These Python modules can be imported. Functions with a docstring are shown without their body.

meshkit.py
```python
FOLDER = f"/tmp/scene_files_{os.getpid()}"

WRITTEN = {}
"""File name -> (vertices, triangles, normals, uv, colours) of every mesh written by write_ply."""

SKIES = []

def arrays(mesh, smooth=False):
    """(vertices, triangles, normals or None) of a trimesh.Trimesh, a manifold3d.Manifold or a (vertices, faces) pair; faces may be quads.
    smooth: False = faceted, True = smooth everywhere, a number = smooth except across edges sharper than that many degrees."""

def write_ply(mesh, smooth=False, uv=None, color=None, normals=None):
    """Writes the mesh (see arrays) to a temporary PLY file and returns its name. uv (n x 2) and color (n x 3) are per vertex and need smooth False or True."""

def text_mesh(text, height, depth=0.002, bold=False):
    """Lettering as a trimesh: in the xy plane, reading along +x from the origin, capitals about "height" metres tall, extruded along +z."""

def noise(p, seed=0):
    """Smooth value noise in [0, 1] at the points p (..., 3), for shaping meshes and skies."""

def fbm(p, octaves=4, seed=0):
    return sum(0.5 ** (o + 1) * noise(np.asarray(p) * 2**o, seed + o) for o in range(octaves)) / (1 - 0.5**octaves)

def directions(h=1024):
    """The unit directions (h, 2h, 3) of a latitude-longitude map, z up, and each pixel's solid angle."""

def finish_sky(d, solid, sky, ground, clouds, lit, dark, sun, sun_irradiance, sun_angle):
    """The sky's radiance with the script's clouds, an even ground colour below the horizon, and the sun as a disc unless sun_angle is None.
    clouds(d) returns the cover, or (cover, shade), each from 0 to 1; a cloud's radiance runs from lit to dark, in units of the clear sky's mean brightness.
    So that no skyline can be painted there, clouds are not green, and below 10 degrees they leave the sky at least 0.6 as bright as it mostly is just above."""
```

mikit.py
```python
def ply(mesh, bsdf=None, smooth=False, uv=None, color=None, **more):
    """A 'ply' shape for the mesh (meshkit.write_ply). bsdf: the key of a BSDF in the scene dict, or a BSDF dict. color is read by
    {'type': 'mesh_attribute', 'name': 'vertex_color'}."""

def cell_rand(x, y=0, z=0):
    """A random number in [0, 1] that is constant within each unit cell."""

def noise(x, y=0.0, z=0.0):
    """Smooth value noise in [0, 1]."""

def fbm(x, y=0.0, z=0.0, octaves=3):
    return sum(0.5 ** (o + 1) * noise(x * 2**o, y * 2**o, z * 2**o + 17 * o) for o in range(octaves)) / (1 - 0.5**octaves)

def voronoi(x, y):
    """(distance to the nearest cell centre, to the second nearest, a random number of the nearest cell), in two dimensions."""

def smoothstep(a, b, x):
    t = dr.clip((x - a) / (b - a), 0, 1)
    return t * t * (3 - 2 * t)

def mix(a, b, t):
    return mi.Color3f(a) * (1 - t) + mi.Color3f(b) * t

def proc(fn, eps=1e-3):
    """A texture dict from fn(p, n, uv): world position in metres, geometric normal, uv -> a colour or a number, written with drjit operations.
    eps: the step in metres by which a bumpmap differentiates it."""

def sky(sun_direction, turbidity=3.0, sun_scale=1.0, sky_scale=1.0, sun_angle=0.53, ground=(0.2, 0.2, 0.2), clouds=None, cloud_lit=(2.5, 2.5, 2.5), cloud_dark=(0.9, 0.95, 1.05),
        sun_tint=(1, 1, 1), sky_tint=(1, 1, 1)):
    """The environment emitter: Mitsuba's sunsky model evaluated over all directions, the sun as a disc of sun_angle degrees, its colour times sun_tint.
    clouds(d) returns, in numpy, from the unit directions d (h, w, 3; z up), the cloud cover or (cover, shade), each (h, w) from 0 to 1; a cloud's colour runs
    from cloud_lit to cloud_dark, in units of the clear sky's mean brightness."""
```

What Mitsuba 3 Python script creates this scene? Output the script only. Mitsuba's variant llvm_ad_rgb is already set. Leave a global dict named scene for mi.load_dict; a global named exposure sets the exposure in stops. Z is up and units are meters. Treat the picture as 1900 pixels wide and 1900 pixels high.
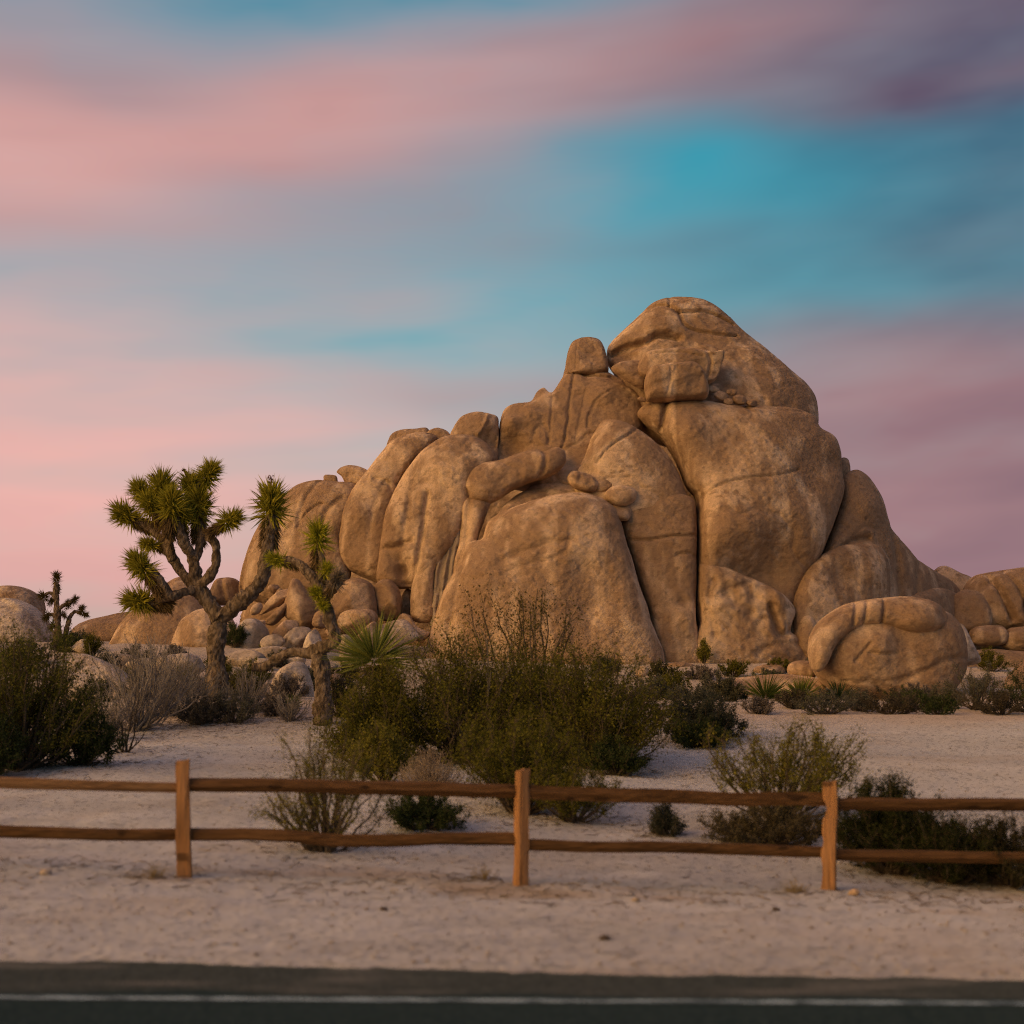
import math
import numpy as np, trimesh, mitsuba as mi, mikit, meshkit, drjit as dr
from mikit import noise as N3, fbm as F3, mix, smoothstep
from scipy.spatial import cKDTree, Delaunay
from scipy.interpolate import RBFInterpolator, PchipInterpolator, RegularGridInterpolator
from scipy.ndimage import gaussian_filter
from scipy.sparse import coo_matrix, diags
from scipy.sparse.linalg import spsolve
from shapely.geometry import Polygon
from shapely import contains_xy

T = mi.ScalarTransform4f
scene, labels = {'type': 'scene'}, {}

# ------------------------------------------------------------------ camera, sky, exposure
CAM, F, PITCH = np.array([0, 0, 1.5]), 2759.0, math.atan(352 / 2759.0)
scene['camera'] = {'type': 'thinlens', 'fov': 38.0, 'fov_axis': 'x', 'aperture_radius': 0.018, 'focus_distance': 54.0,
                   'near_clip': 0.1, 'far_clip': 9000.0,
                   'to_world': T().look_at(origin=[0, 0, 1.5], target=[0, math.cos(PITCH), 1.5 + math.sin(PITCH)], up=[0, 0, 1])}
exposure = 2.2


def smoothstep_np(a, b, x):
    t = np.clip((x - a) / (b - a), 0, 1)
    return t * t * (3 - 2 * t)


# Cloud cover and duskiness of the evening streaks, in percent, by azimuth (columns, degrees right of straight ahead) and elevation (rows, degrees).
SKY_AZ = [-18.7, -14.2, -9.6, -4.9, 0.0, 4.9, 9.6, 14.2, 18.7]
SKY_EL = [3.5, 5.4, 7.1, 8.7, 10.4, 12.0, 13.5, 15.3, 17.5, 19.3, 20.9, 22.5, 23.8, 25.1, 26.3]
SKY_COVER = [[86, 85, 88, 82, 85, 88, 100, 100, 100], [92, 91, 86, 80, 82, 88, 99, 100, 100], [96, 93, 85, 79, 78, 84, 96, 100, 100], [96, 98, 85, 76, 73, 81, 92, 98, 100], [85, 83, 79, 70, 63, 78, 87, 93, 100], [79, 70, 54, 73, 64, 74, 83, 93, 98], [77, 62, 39, 30, 30, 41, 72, 86, 93], [51, 38, 31, 54, 25, 24, 33, 49, 66], [82, 78, 56, 44, 40, 35, 33, 52, 66], [100, 99, 65, 52, 43, 6, 6, 39, 66], [100, 100, 99, 86, 49, 17, 1, 38, 67], [92, 67, 97, 99, 82, 72, 52, 83, 91], [63, 38, 65, 90, 86, 89, 79, 78, 87], [40, 19, 16, 40, 65, 88, 90, 93, 85], [15, 13, 12, 8, 7, 35, 83, 94, 92]]
SKY_DUSK = [[16, 16, 18, 22, 38, 56, 63, 59, 67], [6, 5, 8, 15, 35, 53, 62, 56, 66], [2, 0, 0, 10, 31, 50, 61, 55, 64], [0, 0, 0, 6, 26, 49, 59, 56, 66], [0, 0, 0, 4, 17, 46, 55, 58, 67], [0, 0, 0, 20, 31, 43, 50, 55, 66], [0, 0, 0, 0, 0, 36, 64, 64, 71], [0, 0, 0, 20, 0, 37, 81, 83, 85], [23, 24, 25, 26, 34, 56, 79, 87, 87], [17, 22, 28, 34, 38, 0, 94, 94, 89], [23, 22, 28, 28, 38, 42, 82, 94, 89], [38, 36, 28, 30, 38, 53, 71, 75, 82], [33, 13, 32, 32, 36, 47, 61, 76, 83], [16, 0, 0, 17, 38, 50, 53, 72, 83], [0, 0, 0, 0, 0, 46, 58, 71, 83]]


def clouds(d):
    """Long pink evening streaks over a teal sky: rosy and bright towards the sunset on the left, dusky away from it; drawn out and torn by noise."""
    az, el = np.degrees(np.arctan2(d[..., 0], d[..., 1])), np.degrees(np.arcsin(np.clip(d[..., 2], -1, 1)))
    q = d / np.maximum(1e-6, np.linalg.norm(d[..., :2], axis=-1, keepdims=True))
    ring = lambda k, e, o=0.0: np.stack([q[..., 0] * k + o, q[..., 1] * k, (el - 5 * q[..., 0]) / e], -1)
    w1 = meshkit.fbm(ring(5, 7.0), 4, 3) - .5
    w2 = meshkit.fbm(ring(8, 2.6, 9), 3, 8) - .5
    w3 = meshkit.fbm(ring(7, 1.6, 4), 3, 14) - .5
    w4 = meshkit.fbm(ring(6, 1.1, 17), 3, 40) - .5
    w5 = meshkit.fbm(ring(15, 1.9, 23), 4, 52) - .5
    a, e = az + 2 * w2 + 6 * w1, el + 1.2 * w1 + 1.0 * w2
    fe, fa = np.linspace(3.5, 26.3, 96), np.linspace(-18.7, 18.7, 96)
    fine = [gaussian_filter(PchipInterpolator(SKY_AZ, PchipInterpolator(SKY_EL, np.array(t) / 100.0)(fe), axis=1)(fa), (1.3, 6), mode='nearest') for t in (SKY_COVER, SKY_DUSK)]
    at = [RegularGridInterpolator((fe, fa), t, 'linear', False, None) for t in fine]
    g = np.stack([np.clip(e, 3.5, 26.3), np.clip(a, -18.7, 18.7)], -1)
    cover, dusk = at[0](g), at[1](g)
    out = np.maximum(smoothstep_np(20, 70, np.abs(az)), smoothstep_np(25.5, 36, el))     # out of the frame noise streaks go on, brightened overhead for fill light
    turn = .5 + .5 * np.cos(np.radians(az + 115))                                        # 1 towards the sunset, 0 away from it
    c2 = .2 + .5 * smoothstep_np(.40, .64, meshkit.fbm(ring(2.4, 9, 31), 4, 5)) + .4 * smoothstep_np(18, 4, el)
    away = smoothstep_np(.75, .25, turn)
    c2 = c2 * (1 - away) + np.clip(.74 + .5 * (c2 - .4), 0, 1) * away
    cover = cover * (1 - out) + np.clip(c2, 0, 1) * out
    dusk = dusk * (1 - out) + (.9 - .88 * turn ** 4) * (1 - .55 * smoothstep_np(28, 65, el)) * out  # dusk eased high overhead, out of view, to add fill from above
    return np.clip(cover + .1 * w3 + (.16 - .08 * smoothstep_np(-5, 15, az)) * w2 + .2 * w5 + .4 * w4 * smoothstep_np(24, 8, el) * smoothstep_np(14, -6, az), 0, 1), np.clip(dusk + .10 * w5 + .08 * w3 + .1 * w4 + .06 * w2, 0, 1)


scene['sky'] = mikit.sky((-0.82, -0.56, 0.15), turbidity=3, sun_scale=.9, sky_scale=.9825, sun_angle=70, ground=(.25, .21, .18), clouds=clouds,
                         cloud_lit=(3.847, 2.093, 1.892), cloud_dark=(.042, .112, .41), sun_tint=(1.14, .92, .60), sky_tint=(.278, 1.2975, 1.4245))


# ------------------------------------------------------------------ helpers
def ray(px, py):
    u, v = (np.asarray(px, float) - 950) / F, (950 - np.asarray(py, float)) / F
    c, s = math.cos(PITCH), math.sin(PITCH)
    return np.stack([u, c - s * v, s + c * v], -1)


def at(px, py, Y):
    """The point seen at pixel (px, py) of the photograph at the forward distance Y metres."""
    r = ray(px, py)
    return CAM + r * (Y / r[..., 1])[..., None]


def key_of(name):
    if name not in USED:
        USED[name] = 0
        return name
    USED[name] += 1
    return f'{name}_{USED[name]:03d}'


USED = {}


def thing(name, label, category=None, group=None, kind=None):
    k = key_of(name)
    labels[k] = {'label': label}
    if category: labels[k]['category'] = category
    if group: labels[k]['group'] = group
    if kind: labels[k]['kind'] = kind
    return k


def part(parent, name, shape, label=None, kind=None):
    k = key_of(parent + '__' + name)
    scene[k] = shape
    if label or kind:
        labels[k] = {**({'label': label} if label else {}), **({'kind': kind} if kind else {})}
    return k


def unit(v):
    return v / np.maximum(np.linalg.norm(v, axis=-1, keepdims=True), 1e-9)


class MB:
    """Collects vertices, faces and colours of one mesh."""
    def __init__(s): s.v, s.f, s.c, s.n = [], [], [], 0
    def add(s, v, f, c=None):
        s.v.append(v); s.f.append(np.asarray(f) + s.n); s.n += len(v)
        s.c.append(np.broadcast_to(np.asarray(c if c is not None else (1, 1, 1), float), (len(v), 3)))
    def shape(s, bsdf, smooth=False, col=True):
        v, f = np.vstack(s.v), np.vstack(s.f)
        return mikit.ply((v, f), bsdf, smooth=smooth, color=np.vstack(s.c) if col else None)


def spline(pts, n):
    """n points along a smooth curve through pts (any dimension)."""
    p = np.asarray(pts, float)
    if len(p) == 2:
        return p[0] + (p[1] - p[0]) * np.linspace(0, 1, n)[:, None]
    t = np.r_[0, np.cumsum(np.linalg.norm(np.diff(p[:, :3], axis=0), axis=1) + 1e-6)]
    return PchipInterpolator(t, p)(np.linspace(0, t[-1], n))


def tube(pts, rad, sides=8, rough=0.0, seed=0, squash=None):
    """A tapered, capped tube along pts; rough = share of the radius that bark noise moves the surface."""
    p, n = np.asarray(pts, float), len(pts)
    t = unit(np.gradient(p, axis=0))
    ref = np.array([0, 0, 1.0]) if abs(t[0, 2]) < .9 else np.array([1.0, 0, 0])
    u = np.zeros_like(p); u[0] = unit(np.cross(t[0], ref))
    for i in range(1, n): u[i] = unit(u[i - 1] - t[i] * (u[i - 1] @ t[i]))
    w = np.cross(t, u)
    a = np.arange(sides) * 2 * math.pi / sides
    rr = np.broadcast_to(np.asarray(rad, float), (n,))[:, None] * np.ones(sides)
    ring = p[:, None] + rr[..., None] * (np.cos(a)[None, :, None] * u[:, None] + np.sin(a)[None, :, None] * w[:, None])
    if rough:
        k = 1 + rough * 2 * (meshkit.fbm(ring * [14, 14, 7], 3, seed) - .5)
        ring = p[:, None] + (ring - p[:, None]) * k[..., None]
    v = np.vstack([ring.reshape(-1, 3), p[:1], p[-1:]])
    i, j = np.meshgrid(np.arange(n - 1), np.arange(sides), indexing='ij')
    b, c = i * sides + j, i * sides + (j + 1) % sides
    q = np.stack([b, c, c + sides, b + sides], -1).reshape(-1, 4)
    f = np.vstack([q[:, [0, 1, 2]], q[:, [0, 2, 3]]])
    j = np.arange(sides)
    f = np.vstack([f, np.stack([(j + 1) % sides, j, j * 0 + n * sides], 1), np.stack([(n - 1) * sides + j, (n - 1) * sides + (j + 1) % sides, j * 0 + n * sides + 1], 1)])
    return v, f


def tubes(P, rad, sides):
    """Many thin tubes at once: P (tubes, points, 3), rad (tubes, points)."""
    m, n = P.shape[:2]
    t = unit(np.gradient(P, axis=1))
    ref = np.where(np.abs(t[:, :1, 2:]) < .8, [[[0, 0, 1.0]]], [[[1.0, 0, 0]]])
    u = unit(np.cross(t, ref)); w = np.cross(t, u)
    a = np.arange(sides) * 2 * math.pi / sides
    v = P[:, :, None] + rad[..., None, None] * (np.cos(a)[:, None] * u[:, :, None] + np.sin(a)[:, None] * w[:, :, None])
    k, i, j = np.meshgrid(np.arange(m), np.arange(n - 1), np.arange(sides), indexing='ij')
    b, c = (k * n + i) * sides + j, (k * n + i) * sides + (j + 1) % sides
    q = np.stack([b, c, c + sides, b + sides], -1).reshape(-1, 4)
    return v.reshape(-1, 3), np.vstack([q[:, [0, 1, 2]], q[:, [0, 2, 3]]])


def blades(base, dirs, length, width, rng, droop=0.0, mid=.3):
    """Pointed leaves: each four triangles, a shallow V in cross-section. Returns vertices, faces."""
    n = len(base)
    side = unit(np.cross(dirs, rng.normal(size=(n, 3))))
    nor = np.cross(side, dirs)
    L, W = np.broadcast_to(length, n)[:, None], np.broadcast_to(width, n)[:, None]
    m = base + dirs * L * mid
    tip = base + dirs * L + np.array([0, 0, -1.0]) * droop * L
    v = np.stack([base, m + side * W / 2 + nor * W * .2, m - side * W / 2 + nor * W * .2, tip, m - nor * W * .1], 1).reshape(-1, 3)
    o = np.arange(n)[:, None] * 5
    f = np.concatenate([o + [0, 1, 4], o + [0, 4, 2], o + [1, 3, 4], o + [4, 3, 2]], 0)
    return v, f


def leaflets(pos, size, rng):
    """Small rhombic leaves, two triangles each, turned every way."""
    n = len(pos)
    d = unit(rng.normal(size=(n, 3)) + [0, 0, .5]); s = unit(np.cross(d, rng.normal(size=(n, 3))))
    L = (size * rng.uniform(.6, 1.4, n))[:, None]
    v = np.stack([pos - d * L * .5, pos + s * L * .27, pos + d * L * .5, pos - s * L * .27], 1).reshape(-1, 3)
    o = np.arange(n)[:, None] * 4
    return v, np.concatenate([o + [0, 1, 2], o + [0, 2, 3]], 0)


# ------------------------------------------------------------------ materials
def bsdf(name, color, rough=.9, bump=None, scale=.02, eps=.01, spec=.2):
    b = {'type': 'principled', 'base_color': color if isinstance(color, dict) else {'type': 'rgb', 'value': color}, 'roughness': rough, 'specular': spec}
    if bump is not None:
        b = {'type': 'bumpmap', 'texture': mikit.proc(bump, eps), 'scale': scale, 'nested': b}
    scene[name] = {'type': 'twosided', 'inner': b}


def granite(a, b, c, dark, amount, seed):
    def fn(p, n, uv):
        x, y, z = p.x + seed * 7.3, p.y + seed * 3.1, p.z
        patch = F3(x * .35, y * .35, z * .35, 4)
        col = mix(a, b, smoothstep(.35, .65, patch))
        col = mix(col, mi.Color3f(c), .55 * smoothstep(.5, .72, F3(x * 1.3 + 5, y * 1.3, z * .9, 3)))
        streak = F3(x * 1.7, y * 1.7, z * .22 + 9, 4)                       # desert varnish runs down the faces
        stain = smoothstep(1.02 - amount, 1.3 - amount, streak + .55 * F3(x * .28 + 40, y * .28, z * .3, 3))
        col = mix(col, mi.Color3f(dark), stain * .85)
        blot = smoothstep(.6, .74, F3(x * 2.6, y * 2.6 + 11, z * 2.6, 3))
        col = mix(col, mi.Color3f(dark), blot * .5)
        pits = smoothstep(.56, .70, F3(x * 5 + 2, y * 5, z * 5, 4)) * smoothstep(.48, .62, F3(x * .45 + 8, y * .45, z * .45, 3))
        col = mix(col, mi.Color3f(dark), pits * .6)
        grain = .80 + .40 * N3(x * 31 + z * 9, y * 34, z * 29 - x * 11)
        u, w = x * .8 + z * .6, z * .8 - x * .6
        spot = 1 - .22 * smoothstep(.58, .74, F3(u * 6.5 + 3, y * 6.5, w * 6.5, 3)) + .12 * smoothstep(.55, .7, F3(u * 5 + 30, y * 5, w * 5, 3))
        return col * grain * spot
    return mikit.proc(fn)


def rockbump(p, n, uv):
    return F3(p.x * 1.6, p.y * 1.6, p.z * 1.6, 4) * .6 + F3(p.x * 6, p.y * 6, p.z * 6, 4) * .4


bsdf('m_rock', granite((.51, .37, .245), (.445, .32, .21), (.56, .43, .30), (.22, .14, .085), .46, 1), .92, rockbump, .22, .02)
bsdf('m_rock_pink', granite((.51, .375, .255), (.455, .33, .22), (.56, .435, .315), (.24, .155, .095), .36, 2), .92, rockbump, .22, .02)
bsdf('m_rock_pale', granite((.46, .385, .31), (.41, .34, .275), (.51, .44, .37), (.24, .185, .135), .3, 4), .92, rockbump, .22, .02)

bsdf('m_stone', granite((.13, .105, .085), (.10, .08, .065), (.16, .13, .11), (.07, .055, .045), .4, 5), .9)


def sand(p, n, uv):
    col = mix((.37, .366, .355), (.32, .315, .305), smoothstep(.35, .65, F3(p.x * .35, p.y * .5, 0.0, 4)))
    col = mix(col, mi.Color3f(.415, .41, .40), .6 * smoothstep(.52, .7, F3(p.x * .9, p.y * 1.6, 3.0, 3)))
    litter = smoothstep(.5, .72, F3(p.x * .8 + 7, p.y * 1.1, 5.0, 5))
    track = smoothstep(.52, .68, F3(p.x * .16 + 2, p.y * 3.4, 9.0, 4)) * smoothstep(12.2, 11.0, p.y)   # old wheel marks along the road
    col = mix(col, mi.Color3f(.27, .245, .225), track * .35)
    fence = smoothstep(1.6, .3, dr.abs(p.y - 12.6))                       # dry litter caught along the fence
    col = mix(col, mi.Color3f(.27, .19, .105), litter * (.18 + .5 * fence))
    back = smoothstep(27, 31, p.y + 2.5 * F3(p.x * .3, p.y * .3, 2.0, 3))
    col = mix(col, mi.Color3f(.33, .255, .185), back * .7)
    speck = smoothstep(.68, .8, N3(p.x * 22, p.y * 22, 4.0))
    return col * (.86 + .28 * N3(p.x * 60, p.y * 60, 1.0)) * (1 - .35 * speck)


def sandbump(p, n, uv):
    return F3(p.x * 5, p.y * 5, 0.0, 4) * .6 + N3(p.x * 26, p.y * 26, 2.0) * .16


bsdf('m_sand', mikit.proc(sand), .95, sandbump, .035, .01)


def tar(p, n, uv):
    g = N3(p.x * 95, p.y * 95, 0.0) * .5 + N3(p.x * 42, p.y * 42, 5.0) * .5
    col = mix((.014, .027, .030), (.036, .054, .057), g)
    worn = smoothstep(7.85, 8.0, p.y + .03 * p.x + .25 * (F3(p.x * 1.2, p.y * 3, 1.0, 3) - .5))
    col = mix(col, mi.Color3f(.062, .070, .066) * (.5 + 1.0 * g), worn * .7)     # old grey shoulder strewn with blown sand
    dust = smoothstep(.5, .75, F3(p.x * 1.1, p.y * 4, 8.0, 4)) * worn
    return mix(col, mi.Color3f(.15, .15, .14), dust * .5)


bsdf('m_road', mikit.proc(tar), .95, lambda p, n, uv: N3(p.x * 70, p.y * 70, 0.0), .006, .004, 0.0)
bsdf('m_paint', mikit.proc(lambda p, n, uv: mix((.25, .34, .37), (.05, .075, .08), smoothstep(.42, .66, F3(p.x * 9, p.y * 26, 0.0, 4)) * .85)), .6)


def wood(a, b, ax):
    def fn(p, n, uv):
        q = (p.x * 2, p.y * 55, p.z * 55) if ax == 'x' else (p.x * 60, p.y * 60, p.z * 2.5)
        g = F3(*q, 4)
        col = mix(a, b, smoothstep(.3, .7, g))
        big = F3(p.x * 2.3 + 3, p.y * 2.3, p.z * 2.3, 3)
        knot = smoothstep(.72, .8, F3(p.x * 4 + 3, p.y * 8, p.z * 9, 2))
        return col * (.7 + .6 * big) * (1 - .6 * knot)
    return mikit.proc(fn)


bsdf('m_post', wood((.27, .135, .055), (.36, .195, .09), 'z'), .85, lambda p, n, uv: F3(p.x * 60, p.y * 60, p.z * 3, 4), .03, .004)
bsdf('m_rail', wood((.075, .038, .014), (.13, .068, .027), 'x'), .85, lambda p, n, uv: F3(p.x * 3, p.y * 60, p.z * 60, 4), .03, .004)
bsdf('m_rail_pale', wood((.17, .095, .047), (.25, .15, .08), 'x'), .85, lambda p, n, uv: F3(p.x * 3, p.y * 60, p.z * 60, 4), .03, .004)
bsdf('m_bark', mikit.proc(lambda p, n, uv: mix((.085, .062, .042), (.20, .155, .115), smoothstep(.35, .68, F3(p.x * 22, p.y * 22, p.z * 9, 4)))), .95,
     lambda p, n, uv: F3(p.x * 24, p.y * 24, p.z * 11, 3), .07, .008)
VC = {'type': 'mesh_attribute', 'name': 'vertex_color'}
scene['m_leaf'] = {'type': 'principledthin', 'base_color': VC, 'roughness': .6, 'diff_trans': .5, 'spec_trans': 0.0}
scene['m_twig'] = {'type': 'twosided', 'inner': {'type': 'diffuse', 'reflectance': VC}}

# ------------------------------------------------------------------ ground
GC = [(0, 1612, 12.5), (340, 1625, 12.7), (965, 1640, 13.0), (1535, 1650, 13.4), (1900, 1656, 13.7),
      (0, 1500, 18), (500, 1500, 18), (1000, 1505, 18), (1450, 1508, 18), (1900, 1505, 18),
      (0, 1405, 24), (400, 1372, 27), (620, 1352, 28), (1000, 1400, 24), (1200, 1388, 25), (1450, 1347, 28), (1900, 1342, 28), (1700, 1344, 28),
      (0, 1345, 30), (150, 1300, 36), (400, 1290, 32), (500, 1295, 39), (700, 1300, 34), (900, 1290, 40), (1200, 1290, 42), (1420, 1303, 37), (1650, 1300, 41), (1850, 1292, 42),
      (800, 1228, 54), (1200, 1228, 55), (1450, 1228, 56), (1850, 1245, 58), (500, 1205, 52), (250, 1195, 58), (50, 1205, 60), (1900, 1235, 70), (150, 1178, 75)]
gp = at(np.array([g[0] for g in GC]), np.array([g[1] for g in GC]), np.array([g[2] for g in GC], float))
_prof = PchipInterpolator([-3000, -60, 0, 9.3, 12, 14, 18, 24, 28, 34, 42, 55, 75, 120, 300, 3000], [-2, -.3, -.03, .0, 0, .02, .2, .6, 1.0, 1.35, 1.75, 3.1, 4.2, 4.0, 3.6, 3.6])
_anchor = np.array([[x, y] for x in (-400, -90, -45, 45, 90, 400) for y in (12, 20, 30, 45, 70, 140, 400)] + [[x, y] for x in (-20, -8, -3, 0, 3, 8, 20) for y in (0, 6, 9)] + [[x, y] for x in (-30, 0, 30) for y in (130, 300)], float)
_rx = np.vstack([gp[:, :2], _anchor]); _rv = np.r_[gp[:, 2] - _prof(gp[:, 1]), np.zeros(len(_anchor))]
_rbf = RBFInterpolator(_rx / [1.6, 1.0], _rv, kernel='linear', smoothing=.02)


def edge_y(x):
    """Where the blown sand begins to cover the asphalt."""
    x = np.asarray(x, float)
    p = np.stack([x * .9, x * 0, x * 0], -1)
    return 8.60 - .12 * np.clip(x, -3.4, 3.0) + .20 * (meshkit.fbm(p * 1.5, 4, 4) - .5) + .09 * (meshkit.fbm(p * 9, 3, 6) - .5)


def H(x, y):
    x, y = np.broadcast_arrays(np.asarray(x, float), np.asarray(y, float))
    sh = x.shape
    x, y = x.ravel(), y.ravel()
    q = np.stack([x, y], -1)
    z = _prof(y) + _rbf(np.clip(q, [-380, -5], [380, 390]) / [1.6, 1.0])
    k = np.clip((y - 9) / 4, 0, 1)
    z += k * .16 * (meshkit.fbm(np.stack([x * .35, y * .5, x * 0], -1), 3, 2) - .5) + np.clip((y - 8) / 3, 0, 1) * .035 * (meshkit.fbm(np.stack([x * 2.2, y * 2.2, x * 0], -1), 3, 7) - .5)
    z += .22 * np.clip((y - 30) / 12, 0, 1) * (meshkit.fbm(np.stack([x * .3, y * .3, x * 0], -1), 3, 12) - .5)
    s = np.clip((y - edge_y(x)) / .16, -1, 1)
    lip = np.where(s > 0, .016 * s * (1 + .6 * (meshkit.noise(np.stack([x * 6, y * 6, x * 0], -1), 5) - .5)), .05 * s)
    z = np.where(y < 9.3, lip, z + .016)
    m = np.clip((y - 9.05) / .5, 0, 1)
    z2 = _prof(y) + _rbf(np.clip(q, [-380, -5], [380, 390]) / [1.6, 1.0]) + .016
    return np.where(y < 9.6, lip * (1 - m) + m * np.where(y < 9.3, z2, z), z).reshape(sh)


def axis(segs):
    out = [segs[0][0]]
    for a, b, st, g in segs:
        x, s = a, st
        while x + s < b:
            x += s; out.append(x); s *= g
        out.append(b)
    return np.unique(np.round(out, 4))


xs = axis([(0, 8, .07, 1.0), (8, 24, .16, 1.01), (24, 3000, .5, 1.25)]); xs = np.r_[-xs[:0:-1], xs]
ys = np.r_[-axis([(4, 3000, 1, 1.4)])[::-1], axis([(-4, 7, .5, 1), (7, 15, .07, 1), (15, 30, .12, 1.003), (30, 60, .3, 1.01), (60, 3000, 1.0, 1.22)])]
ys = np.unique(ys)
X, Yg = np.meshgrid(xs, ys)
Z = H(X, Yg)
ii, jj = np.meshgrid(np.arange(len(ys) - 1), np.arange(len(xs) - 1), indexing='ij')
b0 = ii * len(xs) + jj
scene['ground'] = mikit.ply((np.stack([X, Yg, Z], -1).reshape(-1, 3), np.stack([b0, b0 + 1, b0 + len(xs) + 1, b0 + len(xs)], -1).reshape(-1, 4)), 'm_sand', smooth=True)
labels['ground'] = {'label': 'pale sandy desert ground rising from the road to the rocks', 'kind': 'structure'}


def strip(x, ya, yb, z):
    v = np.vstack([np.stack([x, ya, x * 0 + z], 1), np.stack([x, yb, x * 0 + z], 1)])
    i = np.arange(len(x) - 1); n = len(x)
    return v, np.stack([i, i + 1, i + 1 + n, i + n], 1)


rx = np.linspace(-400, 400, 1601)
scene['road'] = mikit.ply(strip(rx, rx * 0 - 2.5 - .03 * rx * 0, 8.60 - .12 * np.clip(rx, -3.4, 3.0) + .5, 0.0), 'm_road')
labels['road'] = {'label': 'dark asphalt road along the bottom edge with a grey shoulder', 'kind': 'structure'}
wv = .012 * (meshkit.noise(np.stack([rx * 3, rx * 0, rx * 0], 1)) - .5)
lx = np.linspace(-60, 60, 1601); le = .014 * (meshkit.noise(np.stack([lx * 9, lx * 0, lx * 0], 1)) - .5)
scene['road__edge_line'] = mikit.ply(strip(lx, 7.715 - .03 * lx + le, 7.805 - .03 * lx + le[::-1], .005), 'm_paint')
labels['road__edge_line'] = {'label': 'worn white painted edge line'}

# ------------------------------------------------------------------ rocks
def closed_curve(p, step):
    p = np.asarray(p, float); n = len(p)
    out = []
    for i in range(n):
        a, b, c, d = p[i - 1], p[i], p[(i + 1) % n], p[(i + 2) % n]
        m = max(2, int(np.linalg.norm(c - b) / step))
        t = np.arange(m)[:, None] / m
        k = .42
        m1, m2 = k * (c - a), k * (d - b)
        lim = np.linalg.norm(c - b)
        for mm in (m1, m2):
            s = np.linalg.norm(mm)
            if s > lim: mm *= lim / s
        h = 2 * t**3 - 3 * t**2
        out.append((h + 1) * b + (t**3 - 2 * t**2 + t) * m1 - h * c + (t**3 - t**2) * m2)
    return np.vstack(out)


TRI = [0]


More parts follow.
